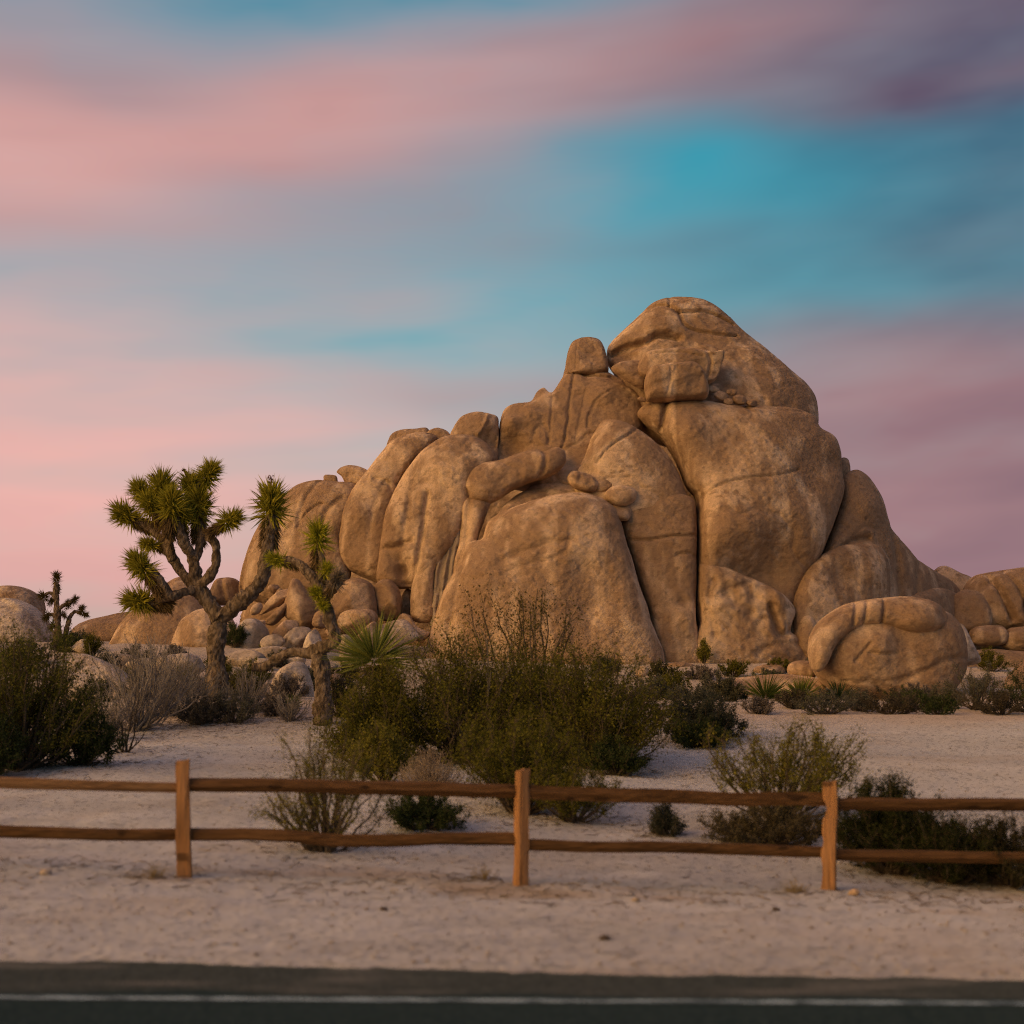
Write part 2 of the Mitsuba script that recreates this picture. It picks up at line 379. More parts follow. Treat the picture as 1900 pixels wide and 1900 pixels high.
def face_y(x, z):
    """The big formation as one dome: how far away its face stands at (x, z), steep at the foot, leaning back above, bending away at both ends."""
    h = np.maximum(z - 2.5, 0)
    y = 55.3 + .20 * h + .026 * np.maximum(h - 4, 0) ** 2 * np.where(h < 14, 1, 14 / np.maximum(h, 1)) 
    return y + .017 * (x - 3.5) ** 2 + .06 * np.maximum(x - 9.5, 0) ** 2




def rock_mesh(poly, Y, depth, lean=(.25, 0), R=None, res=.07, grooves=(), bumps=(), rough=.06, seed=0, back=.8, flute=0.0, p=1.6, facets=0, cracks=.05, face=False):
    """A boulder or slab from its outline: poly in photograph pixels, put upright in the world on a plane at distance Y that leans back by lean[0] metres a metre
    of height, then swollen to both sides by depth metres (back: share on the far side). R: rounding distance of its edges in metres. grooves: (points, width,
    depth) cracks; bumps: (px, py, radius px, metres) swellings or hollows."""
    rng = np.random.default_rng(seed + 1000)
    poly = np.asarray(poly, float)
    c = at(poly[:, 0].mean(), poly[:, 1].mean(), 60.0 if face else Y)
    px2m = (60.0 if face else Y) / F

    def plane(px, py):
        r = ray(px, py)
        if face:                               # on the common dome, Y metres behind it
            t = 58.0 / r[..., 1]
            for _ in range(40):
                P = CAM + r * t[..., None]
                t = t + .5 * (face_y(P[..., 0], P[..., 2]) + Y - P[..., 1]) / r[..., 1]
            return (CAM + r * t[..., None])[..., [0, 2]]
        t = (Y - lean[0] * (c[2] - CAM[2]) - lean[1] * c[0]) / (r[..., 1] - lean[0] * r[..., 2] - lean[1] * r[..., 0])
        P = CAM + r * t[..., None]
        return P[..., [0, 2]]

    o = closed_curve(plane(poly[:, 0], poly[:, 1]), res * .7)
    o += .25 * rough * (np.stack([meshkit.fbm(np.c_[o * 1.7, o[:, :1] * 0], 3, seed), meshkit.fbm(np.c_[o * 1.7, o[:, :1] * 0 + 7], 3, seed)], 1) - .5) * 2
    P = Polygon(o).buffer(0)
    if P.geom_type != 'Polygon': P = max(P.geoms, key=lambda g: g.area)
    o = np.array(P.exterior.coords)[:-1]
    x0, z0, x1, z1 = P.bounds
    rings = [o]
    for d in (res * .25, res * .7):
        q = P.buffer(-d)
        for g in getattr(q, 'geoms', [q]):
            if g.is_empty: continue
            L = g.exterior.length
            rings.append(np.array([g.exterior.interpolate(s).coords[0] for s in np.arange(0, L, res * .8)]))
    gx, gz = np.meshgrid(np.arange(x0, x1, res), np.arange(z0, z1, res * .9))
    gx[1::2] += res / 2
    g = np.stack([gx.ravel(), gz.ravel()], 1) + rng.uniform(-.12, .12, (gx.size, 2)) * res
    inner = P.buffer(-res * 1.1)
    g = g[contains_xy(inner, g[:, 0], g[:, 1])]
    pts = np.vstack(rings + [g]); nb = len(o)
    tri = Delaunay(pts).simplices
    ct = pts[tri].mean(1)
    tri = tri[contains_xy(P, ct[:, 0], ct[:, 1])]
    e1, e2 = pts[tri[:, 1]] - pts[tri[:, 0]], pts[tri[:, 2]] - pts[tri[:, 0]]
    ar = e1[:, 0] * e2[:, 1] - e1[:, 1] * e2[:, 0]
    tri = np.where((ar < 0)[:, None], tri[:, [0, 2, 1]], tri); ar = np.abs(ar)
    tri, ar = tri[ar > 1e-9], ar[ar > 1e-9]
    used = np.zeros(len(pts), bool); used[tri.ravel()] = True; used[:nb] = True
    # rounded swelling: screened Poisson on the triangles
    n = len(pts)
    a, b, cc = pts[tri[:, 0]], pts[tri[:, 1]], pts[tri[:, 2]]
    A = ar / 2 + 1e-12
    rows, cols, vals = [], [], []
    for (i, j, k) in ((0, 1, 2), (1, 2, 0), (2, 0, 1)):
        u, v = pts[tri[:, i]] - pts[tri[:, k]], pts[tri[:, j]] - pts[tri[:, k]]
        w = (u * v).sum(1) / (2 * A) / 2
        rows += [tri[:, i], tri[:, j], tri[:, i], tri[:, j]]; cols += [tri[:, j], tri[:, i], tri[:, i], tri[:, j]]; vals += [-w, -w, w, w]
    M = coo_matrix((np.concatenate(vals), (np.concatenate(rows), np.concatenate(cols))), (n, n)).tocsr()
    mass = np.bincount(tri.ravel(), np.repeat(A / 3, 3), n)
    R = R or depth
    Ls = R / 1.4
    S = M * Ls**2 + diags(mass)
    free = np.where(used & (np.arange(n) >= nb))[0]
    phi = np.zeros(n)
    phi[free] = spsolve(S[free][:, free].tocsc(), mass[free])
    phi = np.clip(phi, 0, None)
    phi /= max(phi.max(), 1e-6)
    h = depth * (1 - (1 - phi) ** p) ** .5 if p != 1 else depth * phi ** .5
    amt = np.clip(phi * 4, 0, 1)
    p3 = np.c_[pts, np.zeros(n)]
    f = h.copy()
    f += amt * rough * 3.2 * (meshkit.fbm(p3 * .45 + seed * 3.7, 3, seed) - .5) + amt * rough * 1.5 * (meshkit.fbm(p3 * 1.7 + seed, 3, seed + 3) - .5)
    if flute:
        f += amt * flute * (meshkit.fbm(np.c_[pts[:, 0] * 2.2 + pts[:, 1] * .35, pts[:, 1] * .22, pts[:, 0] * 0], 4, seed + 9) - .5) * 2
    cr = np.abs(meshkit.fbm(p3 * .42 + seed * 1.9 + [0, 0, 3], 3, seed + 5) - .5) + .5 * np.clip(.5 - meshkit.fbm(p3 * .3 + seed, 2, seed + 6), 0, 1)
    f -= amt * cracks * np.exp(-(cr / .022) ** 2)
    f += amt * rough * .7 * (meshkit.fbm(p3 * [4, 5, 4] + seed, 3, seed + 8) - .5)
    ter = meshkit.fbm(p3 * .5 + seed * 2.3, 3, seed + 21) * 5                       # low exfoliation steps
    f += amt * rough * .9 * (np.floor(ter) + np.clip((ter % 1) * 7, 0, 1) - 2.5) * .5
    if facets:
        cen, half = pts.mean(0), (pts.max(0) - pts.min(0)) / 2
        for _ in range(facets):
            an, off, sl = rng.uniform(0, 2 * math.pi), rng.uniform(.45, .8), rng.uniform(.5, 1.3)
            cut = depth * (1 + sl * off - sl * ((pts - cen) / half @ np.array([math.cos(an), math.sin(an)])) * 1.2) * .8
            cut += depth * .05 * (meshkit.fbm(p3 * 2.5 + seed, 3, seed + 11) - .5)
            d0 = f - cut
            f = np.where(amt > .05, f - .5 * (d0 + np.sqrt(d0 * d0 + (.06 * depth) ** 2)), f)
        f = np.maximum(f, .04 * depth * amt)
    for gpts, gw, gd in grooves:
        gl = np.array(gpts, float)
        gl = spline(plane(gl[:, 0], gl[:, 1]), 160)
        gl += .06 * (np.stack([meshkit.fbm(np.c_[gl * 2.2, gl[:, :1] * 0 + 2], 3, seed), meshkit.fbm(np.c_[gl * 2.2, gl[:, :1] * 0 + 8], 3, seed)], 1) - .5)
        dd = cKDTree(gl).query(pts)[0]
        f -= gd * np.exp(-(dd / gw) ** 2) * np.clip(phi * 6, .2, 1)
    for bx, by, br, bh in bumps:
        q = plane(np.array(bx, float), np.array(by, float))
        f += amt * bh * np.exp(-((pts - q) ** 2).sum(1) / (br * px2m) ** 2)
    yp = face_y(pts[:, 0], pts[:, 1]) + Y if face else Y + lean[0] * (pts[:, 1] - c[2]) + lean[1] * (pts[:, 0] - c[0])
    front = np.c_[pts[:, 0], yp - f, pts[:, 1]]
    rear = np.c_[pts[:, 0], yp + back * h, pts[:, 1]]
    ridx = np.arange(n) + n; ridx[:nb] = np.arange(nb)
    V = np.vstack([front, rear]); Fc = np.vstack([tri, ridx[tri][:, ::-1]])
    keep = np.zeros(len(V), bool); keep[Fc.ravel()] = True
    mp = np.cumsum(keep) - 1
    V, Fc = V[keep], mp[Fc]
    nv = np.stack([meshkit.fbm(V * .9 + s, 3, seed + s) - .5 for s in (1, 2, 3)], 1)
    V = V + nv * rough * 1.1
    TRI[0] += len(Fc)
    return V, Fc


def boulder(name, label, poly, Y, depth, mat='m_rock', group=None, **k):
    kx = thing(name, label, 'boulder' if 'slab' not in name else 'rock slab', group)
    scene[kx] = mikit.ply(rock_mesh(poly, Y, depth, seed=len(scene), **k), mat, smooth=True)
    return kx


RF = thing('rock_formation', 'huge tan granite rock formation rising to a rounded peak right of centre', 'rock formation')


def slab(name, poly, Y, depth, mat='m_rock', label=None, **k):
    part(RF, name, mikit.ply(rock_mesh(poly, Y, depth, seed=len(scene), **k), mat, smooth=True), label)


slab('core', [(470, 1230), (480, 1040), (560, 930), (680, 915), (740, 850), (860, 830), (940, 790), (1040, 740), (1180, 700), (1300, 690), (1430, 760), (1530, 850), (1600, 960), (1650, 1060), (1720, 1180), (1700, 1260), (1000, 1260)], 71, 3.2, 'm_rock', 'rock showing in the depth of the cracks', lean=(.1, 0), R=2.5, res=.3)
slab('summit_dome', [(1126, 668), (1130, 642), (1158, 612), (1188, 585), (1207, 566), (1243, 555), (1280, 556), (1308, 561), (1330, 574), (1346, 584), (1368, 608), (1405, 642), (1449, 678), (1490, 712), (1511, 737), (1516, 763), (1511, 800), (1380, 840), (1220, 820), (1160, 740), (1140, 690)], 1.5, 1.6,
     label='rounded peak with a cracked top', face=True, back=1.6, R=1.3, rough=.09, cracks=.05,
     grooves=[([(1128, 668), (1160, 655), (1190, 652), (1215, 640), (1250, 645)], .16, .5), ([(1187, 590), (1213, 580), (1238, 586), (1252, 598), (1300, 596), (1352, 615)], .08, .3), ([(1252, 598), (1262, 622), (1300, 634), (1358, 640)], .07, .22), ([(1240, 558), (1236, 586)], .06, .15), ([(1330, 574), (1345, 592)], .1, .2)],
     bumps=[(1215, 612, 45, .35), (1290, 575, 50, .3), (1160, 672, 22, -.7), (1420, 710, 80, .25)])
slab('main_block', [(1184, 772), (1194, 753), (1228, 743), (1295, 743), (1368, 755), (1460, 757), (1512, 774), (1518, 795), (1545, 811), (1557, 840), (1561, 880), (1565, 910), (1548, 965), (1517, 1043), (1480, 1105), (1440, 1170), (1300, 1170), (1293, 1036), (1292, 925), (1273, 900), (1254, 852), (1228, 812)], 0.1, 1.2,
     label='largest block of the face below the peak', face=True, back=1.6, R=0.75,
     grooves=[([(1234, 744), (1230, 770), (1222, 806)], .12, .4), ([(1296, 932), (1322, 912), (1360, 900), (1430, 892), (1470, 880)], .05, .12), ([(1512, 770), (1440, 768), (1368, 764)], .05, .12), ([(1385, 770), (1370, 752)], .1, .2)],
     bumps=[(1270, 800, 45, .55), (1330, 1000, 60, .55), (1400, 860, 90, .4), (1430, 1060, 60, -.9), (1350, 1055, 40, -.45), (1400, 1000, 35, .3), (1395, 1110, 50, -.5), (1538, 868, 22, -.3), (1480, 970, 50, .3), (1500, 890, 40, -.2), (1380, 960, 70, .35)])
slab('right_flank', [(1560, 890), (1572, 876), (1590, 873), (1611, 888), (1634, 925), (1648, 973), (1664, 998), (1700, 1038), (1735, 1062), (1770, 1085), (1800, 1150), (1780, 1230), (1450, 1230), (1450, 1150), (1478, 1096), (1517, 1043), (1550, 960)], 0.5, 1.1,
     'm_rock', 'steep right flank beyond the long diagonal crack', face=True, back=1.6, R=0.9, grooves=[([(1648, 985), (1655, 1060), (1660, 1140)], .2, .35), ([(1505, 1070), (1560, 1015), (1600, 1003)], .15, .3), ([(1700, 1040), (1690, 1100), (1720, 1160)], .15, .2)],
     bumps=[(1600, 940, 40, .4), (1540, 1030, 30, .3)])
slab('lower_right_bulge', [(1470, 1120), (1500, 1050), (1545, 1018), (1590, 1008), (1628, 1012), (1648, 1045), (1650, 1100), (1640, 1170), (1560, 1200), (1480, 1190)], -0.2, 0.9, 'm_rock', face=True, back=1.6, R=0.7, bumps=[(1615, 1060, 35, .35), (1550, 1070, 30, -.3)])
slab('right_foot', [(1480, 1150), (1530, 1130), (1640, 1120), (1740, 1090), (1800, 1130), (1830, 1240), (1480, 1250)], -0.3, 0.9, 'm_rock', face=True, back=1.6, R=0.9)
slab('fluted_wall', [(924, 900), (925, 815), (927, 790), (936, 760), (958, 749), (984, 746), (996, 728), (1010, 720), (1024, 730), (1040, 706), (1050, 690), (1066, 684), (1080, 698), (1112, 688), (1150, 704), (1195, 740), (1196, 760), (1190, 800), (1140, 860), (1080, 910)], 1.0, 0.9,
     label='fluted wall with vertical grooves left of the peak', face=True, back=1.6, R=0.7, flute=.03, rough=.09, cracks=.1,
     grooves=[([(1066, 692), (1058, 735), (1052, 790), (1042, 838)], .045, 0.13), ([(1086, 722), (1080, 760), (1066, 820)], .045, 0.06), ([(1024, 736), (1021, 790), (1018, 832)], .045, 0.09), ([(1128, 735), (1104, 755), (1088, 800)], .045, 0.1), ([(1085, 702), (1110, 704), (1150, 712), (1192, 742)], .09, .3)],
     bumps=[(945, 790, 22, .45), (950, 838, 30, -.8), (1120, 735, 30, .35), (985, 770, 25, .2)])
slab('pinnacle', [(1049, 694), (1053, 655), (1061, 636), (1082, 628), (1106, 629), (1117, 639), (1125, 664), (1128, 690), (1098, 697), (1066, 696)], .75, .75, label='square-topped pinnacle left of the peak', face=True, R=.28, res=.05, rough=.06, facets=1, grooves=[([(1072, 632), (1068, 660), (1067, 690)], .04, .06)], bumps=[(1100, 664, 22, -.15)])
slab('pinnacle_footing', [(1040, 735), (1044, 700), (1056, 672), (1085, 668), (1120, 672), (1130, 700), (1122, 740)], 1.6, .7, face=True, R=.5)
slab('domed_block', [(1062, 905), (1086, 845), (1096, 815), (1108, 792), (1122, 780), (1147, 781), (1177, 794), (1206, 814), (1236, 842), (1254, 872), (1268, 905), (1275, 945), (1180, 980), (1110, 960)], 0.2, 1.2, 'm_rock_pink', 'domed block in the middle of the face', face=True, back=1.6, R=0.9,
     grooves=[([(1105, 868), (1130, 838), (1165, 815), (1180, 800)], .05, .14)], bumps=[(1150, 850, 60, .3), (1085, 880, 15, -.3)])
slab('rubble_ledge', [(925, 975), (930, 945), (965, 915), (1030, 872), (1070, 880), (1110, 905), (1170, 930), (1160, 965), (1000, 960)], 56.8, .5, 'm_rock', 'sloping ledge of rough rubble', lean=(1.5, 0), R=.5, rough=.16)
slab('crack_slab', [(1146, 950), (1158, 940), (1178, 930), (1221, 913), (1258, 916), (1286, 926), (1292, 960), (1292, 1050), (1291, 1150), (1299, 1240), (1218, 1240), (1206, 1146), (1184, 1080), (1165, 1015)], -0.2, 0.8, 'm_rock', 'upright slab between the two deep cracks', face=True, back=1.6, R=0.45,
     grooves=[([(1160, 1003), (1200, 1006), (1250, 998), (1292, 996)], .05, .16), ([(1250, 1035), (1270, 1030), (1294, 1040)], .05, .12)], bumps=[(1265, 1150, 25, .2), (1262, 1120, 12, -.15), (1270, 960, 25, -.2)])
slab('lower_right_slab', [(1297, 1050), (1320, 1046), (1352, 1054), (1380, 1068), (1421, 1085), (1455, 1105), (1475, 1135), (1466, 1170), (1482, 1185), (1510, 1240), (1300, 1240), (1298, 1150)], -0.45, 0.9, 'm_rock', 'pitted lower slab at the foot of the face', face=True, back=1.6, R=0.55, rough=.13, cracks=.12,
     grooves=[([(1424, 1128), (1434, 1158), (1446, 1180), (1460, 1172)], .14, .4), ([(1400, 1215), (1450, 1195), (1490, 1200)], .12, .12), ([(1318, 1080), (1312, 1130), (1322, 1180)], .1, .1)], bumps=[(1440, 1112, 22, .3), (1345, 1098, 10, -.16), (1360, 1120, 9, -.14), (1392, 1112, 10, -.2), (1384, 1142, 11, -.18), (1408, 1152, 8, -.14), (1350, 1150, 8, -.12), (1332, 1185, 10, -.1)])
slab('front_face', [(896, 1000), (906, 968), (933, 950), (985, 931), (1040, 918), (1085, 916), (1120, 926), (1146, 948), (1165, 1015), (1184, 1080), (1206, 1146), (1222, 1250), (790, 1260), (800, 1170), (818, 1110), (842, 1060), (862, 1010), (880, 1004)], -0.7, 1.6, 'm_rock_pink', 'broad rounded front face at the bottom', face=True, back=1.6, R=1.1, rough=.08,
     grooves=[([(930, 1050), (960, 1035), (1000, 1022), (1060, 1010)], .14, .1), ([(860, 1040), (850, 1100), (835, 1180)], .14, .2)], bumps=[(1030, 980, 80, .3), (900, 1080, 50, .25), (1100, 1090, 40, -.2), (1075, 1060, 18, -.15), (1090, 1140, 30, -.15), (980, 1110, 60, .2)])
slab('buttress', [(852, 1000), (855, 932), (864, 922), (908, 928), (900, 960), (890, 990), (880, 1030), (860, 1090), (842, 1130), (838, 1060)], -0.5, 0.7, face=True, back=1.6, R=0.45, res=.07, grooves=[([(872, 930), (868, 970), (862, 1010)], .1, .12)])
slab('left_lobe', [(636, 945), (656, 905), (685, 871), (705, 845), (728, 818), (760, 806), (790, 803), (812, 812), (800, 835), (750, 890), (735, 950), (725, 1040), (712, 1085), (690, 1078), (641, 1054), (625, 1026), (630, 980)], 0.5, 1.1, label='left lobe of the twin dome', face=True, back=1.6, R=0.75, flute=.06,
     grooves=[([(700, 896), (718, 900), (730, 915)], .08, .12), ([(690, 1000), (700, 940), (720, 900)], .1, .08)], bumps=[(670, 960, 30, .3)])
slab('right_lobe', [(744, 890), (765, 858), (788, 832), (822, 812), (862, 807), (890, 815), (912, 832), (924, 855), (908, 890), (880, 930), (862, 990), (830, 1040), (800, 1080), (770, 1090), (735, 1092), (700, 1078), (704, 1020), (716, 950)], -0.1, 1.2, label='right lobe of the twin dome', face=True, back=1.6, R=0.8, flute=.08,
     grooves=[([(796, 925), (788, 985), (778, 1040), (768, 1085)], .1, .22), ([(770, 880), (760, 960), (745, 1040)], .12, .1), ([(715, 1022), (740, 1018), (765, 1010)], .12, .22)],
     bumps=[(750, 1062, 18, -.75), (735, 1035, 16, -.35), (757, 1090, 12, -.5), (840, 880, 40, .35), (890, 900, 20, -.2), (735, 960, 25, .2)])
slab('draped_column', [(790, 945), (800, 934), (830, 936), (856, 938), (856, 985), (835, 1010), (815, 1035), (806, 1090), (806, 1150), (764, 1150), (763, 1092), (775, 1050), (784, 1000)], -0.5, 0.7, label='hanging column of rock under the twin dome', face=True, back=1.6, R=0.45, res=.08, grooves=[([(818, 940), (810, 980), (795, 1030)], .1, .14)], bumps=[(800, 1120, 14, -.2)])
slab('striped_slab', [(853, 968), (858, 1010), (850, 1060), (838, 1110), (826, 1180), (800, 1170), (802, 1100), (808, 1050), (822, 1010)], -0.5, 0.5, 'm_rock_pale', 'striped upright slab beside the front face', face=True, back=1.6, R=0.35, res=.06,
     grooves=[([(845, 990), (832, 1060), (820, 1130)], .07, .2), ([(835, 1010), (820, 1070), (812, 1140)], .06, .18), ([(852, 1020), (842, 1080), (830, 1150)], .06, .18), ([(822, 1030), (810, 1100)], .06, .15)])
slab('left_shoulder', [(448, 1105), (446, 1075), (460, 1022), (478, 982), (505, 945), (534, 915), (560, 898), (592, 891), (630, 895), (662, 900), (660, 960), (640, 1000), (650, 1070), (600, 1110), (500, 1120)], 0.6, 1.2, label='low left shoulder behind the joshua trees', face=True, back=1.6, R=0.9,
     grooves=[([(474, 1010), (462, 1045), (452, 1100)], .12, .35), ([(600, 895), (575, 930), (560, 975)], .1, .15), ([(640, 930), (610, 960), (600, 1000)], .1, .15), ([(560, 985), (575, 960), (605, 940)], .06, .15)])
slab('back_cap', [(716, 840), (725, 808), (745, 798), (770, 796), (792, 795), (798, 810), (760, 830), (735, 845)], 1.1, 0.6, 'm_rock', face=True, R=.4, res=.07)
slab('back_cap', [(786, 815), (795, 800), (812, 794), (830, 801), (838, 815), (820, 830), (795, 830)], 1.0, 0.6, 'm_rock', face=True, R=.4, res=.07)
slab('wedge_block', [(834, 815), (845, 786), (862, 771), (885, 765), (906, 768), (924, 776), (925, 830), (920, 860), (890, 850), (850, 840)], 0.7, 0.9, label='wedge block with a shaded right side', face=True, R=.6, res=.06, facets=2, rough=.1, grooves=[([(908, 770), (903, 790), (888, 812)], .07, -.12)], bumps=[(912, 825, 22, -.6), (868, 795, 18, .15)])
slab('flank_knob', [(1552, 872), (1556, 854), (1565, 849), (1574, 855), (1576, 880), (1570, 905), (1556, 900)], 0.7, 0.5, 'm_rock', face=True, R=.4, res=.07)

# blocks that rest on the formation
boulder('perched_block', 'cracked upper block under the peak with a raised right corner', [(1180, 696), (1188, 666), (1200, 655), (1240, 650), (1300, 650), (1322, 656), (1343, 652), (1342, 668), (1329, 704), (1316, 712), (1240, 716), (1200, 708)], 59.0, .8, 'm_rock', R=.2, facets=1, res=.05, rough=.09, lean=(.25, .05), grooves=[([(1304, 652), (1316, 680), (1310, 708)], .06, .14), ([(1205, 664), (1250, 662), (1300, 668)], .05, .08)], bumps=[(1290, 690, 14, -.12)])
boulder('perched_block', 'squarish block below the cracked upper block, under the peak', [(1196, 708), (1204, 686), (1222, 680), (1284, 675), (1302, 688), (1312, 714), (1313, 738), (1285, 744), (1203, 745), (1197, 728)], 58.0, .85, 'm_rock', R=.18, res=.05, rough=.09, lean=(.12, .1), grooves=[([(1240, 690), (1238, 715), (1232, 742)], .05, .06)], bumps=[(1292, 712, 16, -.16), (1225, 700, 14, .06)])
boulder('perched_block', 'low wedge left of the two perched blocks', [(1134, 684), (1150, 674), (1186, 670), (1196, 690), (1196, 722), (1170, 712), (1148, 698)], -0.5, 0.6, 'm_rock', face=True, R=.4, res=.07)
for i, (x, y, r) in enumerate([(1322, 722, 9), (1338, 735, 11), (1356, 728, 8), (1372, 742, 12), (1394, 748, 9), (1352, 746, 8), (1190, 740, 7)]):
    a = np.linspace(0, 2 * np.pi, 8)[:-1]
    boulder('rubble_stone', 'small rubble stone on the ledge at the foot of the peak', np.c_[x + r * 1.2 * np.cos(a), y + r * .75 * np.sin(a + .2)], -.75, r * .022, 'm_rock', group='rubble on the ledge under the peak', face=True, R=.12, res=.035, rough=.12, facets=3)
boulder('log_boulder', 'long sausage shaped boulder lying across the ledge', [(856, 912), (860, 890), (872, 872), (894, 860), (930, 853), (965, 840), (995, 834), (1010, 838), (1030, 829), (1048, 836), (1051, 855), (1040, 872), (1018, 884), (985, 895), (950, 912), (920, 930), (895, 937), (868, 931)], -0.6, 0.8, 'm_rock', face=True, R=.75, res=.06,
        grooves=[([(1008, 838), (1012, 860), (1002, 886)], .09, .18), ([(864, 912), (870, 922), (864, 936)], .08, .2), ([(965, 842), (972, 870)], .1, .04)], bumps=[(900, 890, 25, .1)])
boulder('ledge_boulder', 'longish boulder on the ledge right of the sausage shaped boulder', [(1053, 884), (1062, 874), (1078, 876), (1098, 884), (1110, 898), (1104, 912), (1088, 914), (1066, 906), (1055, 897)], -0.95, 0.5, 'm_rock', face=True, R=.4, res=.05, rough=.05, grooves=[([(1078, 876), (1074, 895)], .07, .08)])
boulder('ledge_boulder', 'small boulder wedged between two ledge boulders', [(1100, 898), (1116, 886), (1136, 892), (1140, 906), (1120, 916), (1104, 912)], -0.8, 0.4, 'm_rock', face=True, R=.35, res=.05, rough=.05)
boulder('ledge_boulder', 'egg shaped boulder above the deep crack', [(1121, 922), (1130, 906), (1150, 900), (1170, 903), (1182, 914), (1178, 930), (1158, 940), (1136, 938)], -1.1, 0.5, 'm_rock_pink', face=True, R=.45, res=.05, rough=.05)
boulder('balanced_boulder', 'cap shaped boulder balanced on the left shoulder', [(625, 876), (632, 868), (648, 863), (668, 866), (686, 876), (680, 893), (662, 902), (642, 898), (634, 884)], 0.6, 0.45, 'm_rock', face=True, R=.35, res=.05, rough=.05, bumps=[(648, 886, 9, -.15)])
boulder('balanced_boulder', 'small cube of rock left of the balanced cap boulder', [(600, 886), (604, 881), (622, 882), (626, 888), (625, 897), (604, 897)], 0.6, 0.25, 'm_rock', face=True, R=.15, res=.04, rough=.03)

# boulder pile at the left foot
boulder('pile_boulder', 'large dome shaped boulder under the twin dome', [(606, 1170), (612, 1130), (628, 1095), (642, 1078), (665, 1073), (688, 1083), (699, 1105), (700, 1150), (660, 1180)], 56, 1.1, 'm_rock', R=.9, res=.07, facets=4, rough=.11, lean=(.2, 0))
boulder('pile_boulder', 'upright egg boulder right of the large dome boulder', [(698, 1120), (695, 1090), (706, 1076), (722, 1075), (738, 1090), (745, 1115), (740, 1145), (722, 1152), (704, 1148)], 56.2, .75, 'm_rock', R=.6, res=.06, facets=4, rough=.11, lean=(.1, 0))
boulder('pile_boulder', 'flat topped boulder below the large dome boulder', [(626, 1155), (634, 1138), (660, 1130), (690, 1130), (702, 1145), (690, 1165), (660, 1180), (634, 1170)], 54.8, .7, 'm_rock_pink', R=.5, res=.06, facets=4, rough=.11)
boulder('pale_slab', 'pale flat slab right of the yucca', [(700, 1165), (730, 1152), (752, 1150), (768, 1168), (778, 1184), (740, 1200), (690, 1200)], 54.2, .6, 'm_rock_pale', R=.3, res=.06, facets=4, rough=.11, lean=(.8, 0))
boulder('pile_boulder', 'pointed tan boulder behind the yucca leaves', [(660, 1185), (676, 1165), (694, 1152), (704, 1165), (704, 1195), (680, 1215), (664, 1210)], 53.8, .6, 'm_rock', R=.4, res=.06, facets=4, rough=.11)
boulder('pile_boulder', 'tall rounded boulder behind the bent joshua tree', [(528, 1140), (534, 1100), (542, 1074), (556, 1076), (578, 1105), (592, 1135), (588, 1158), (570, 1168), (548, 1160)], 55.5, .9, 'm_rock', R=.7, res=.07, facets=4, rough=.11, lean=(.25, 0))
boulder('pile_boulder', 'small round boulder hugging the bent joshua tree', [(580, 1160), (584, 1140), (594, 1132), (606, 1140), (606, 1164), (592, 1168)], 54.5, .4, 'm_rock', R=.3, res=.05, facets=4, rough=.11)
boulder('pile_boulder', 'smooth leaning oval boulder below the tilted slabs', [(500, 1196), (506, 1175), (526, 1152), (548, 1150), (553, 1162), (540, 1182), (522, 1202), (507, 1206)], 53.5, .6, 'm_rock', R=.45, res=.06, facets=4, rough=.11)
boulder('tilted_slab', 'upper long tilted slab beside the joshua tree fork', [(482, 1140), (500, 1112), (532, 1092), (542, 1098), (534, 1112), (505, 1132)], 56, .5, 'm_rock_pink', R=.25, res=.05, facets=4, rough=.11)
boulder('tilted_slab', 'lower tilted slab under the long one', [(492, 1155), (508, 1138), (530, 1118), (538, 1124), (528, 1142), (508, 1160)], 55.2, .5, 'm_rock', R=.25, res=.05, facets=4, rough=.11)
boulder('pile_boulder', 'small pink boulder left of the tilted slabs', [(464, 1132), (470, 1122), (482, 1118), (487, 1126), (480, 1138), (468, 1141)], 55, .35, 'm_rock_pink', R=.25, res=.05, facets=4, rough=.11)
boulder('pile_boulder', 'small brown stone above the tilted slabs', [(497, 1095), (502, 1087), (516, 1087), (520, 1097), (510, 1103)], 57, .35, 'm_rock', R=.25, res=.05, facets=4, rough=.11)
boulder('pile_boulder', 'grey faceted boulder between oval boulder and bent trunk', [(516, 1205), (530, 1180), (548, 1164), (572, 1164), (580, 1178), (566, 1196), (545, 1212)], 52, .7, 'm_rock_pale', R=.35, res=.06, facets=4, rough=.11, grooves=[([(545, 1170), (535, 1195)], .06, .1)])
boulder('pile_boulder', 'pale upright stone touching the bent trunk', [(562, 1205), (570, 1178), (584, 1168), (594, 1180), (598, 1200), (588, 1220), (568, 1218)], 51, .55, 'm_rock_pale', R=.3, res=.05, facets=4, rough=.11)
boulder('pile_boulder', 'low grey boulder under the oval boulder', [(462, 1218), (480, 1203), (510, 1200), (535, 1206), (545, 1222), (500, 1235), (468, 1232)], 50, .6, 'm_rock_pale', R=.4, res=.06, facets=4, rough=.11)
boulder('grey_boulder', 'grey boulder with a dark hollow left of the bent trunk', [(500, 1300), (506, 1262), (520, 1240), (545, 1225), (565, 1228), (578, 1255), (580, 1300), (540, 1312)], 37.5, .7, 'm_rock_pale', R=.5, res=.05, facets=4, rough=.11, bumps=[(546, 1262, 12, -.2)])
boulder('pile_boulder', 'brown stone right of the bent trunk', [(608, 1256), (618, 1248), (634, 1250), (640, 1264), (628, 1276), (612, 1270)], 36, .3, 'm_rock', R=.2, res=.04, facets=4, rough=.11)
boulder('pile_boulder', 'narrow boulder in the gap right of the egg boulder', [(742, 1140), (746, 1105), (756, 1092), (766, 1100), (768, 1145), (752, 1152)], 57.2, .5, 'm_rock', R=.35, res=.06, facets=4, rough=.11)
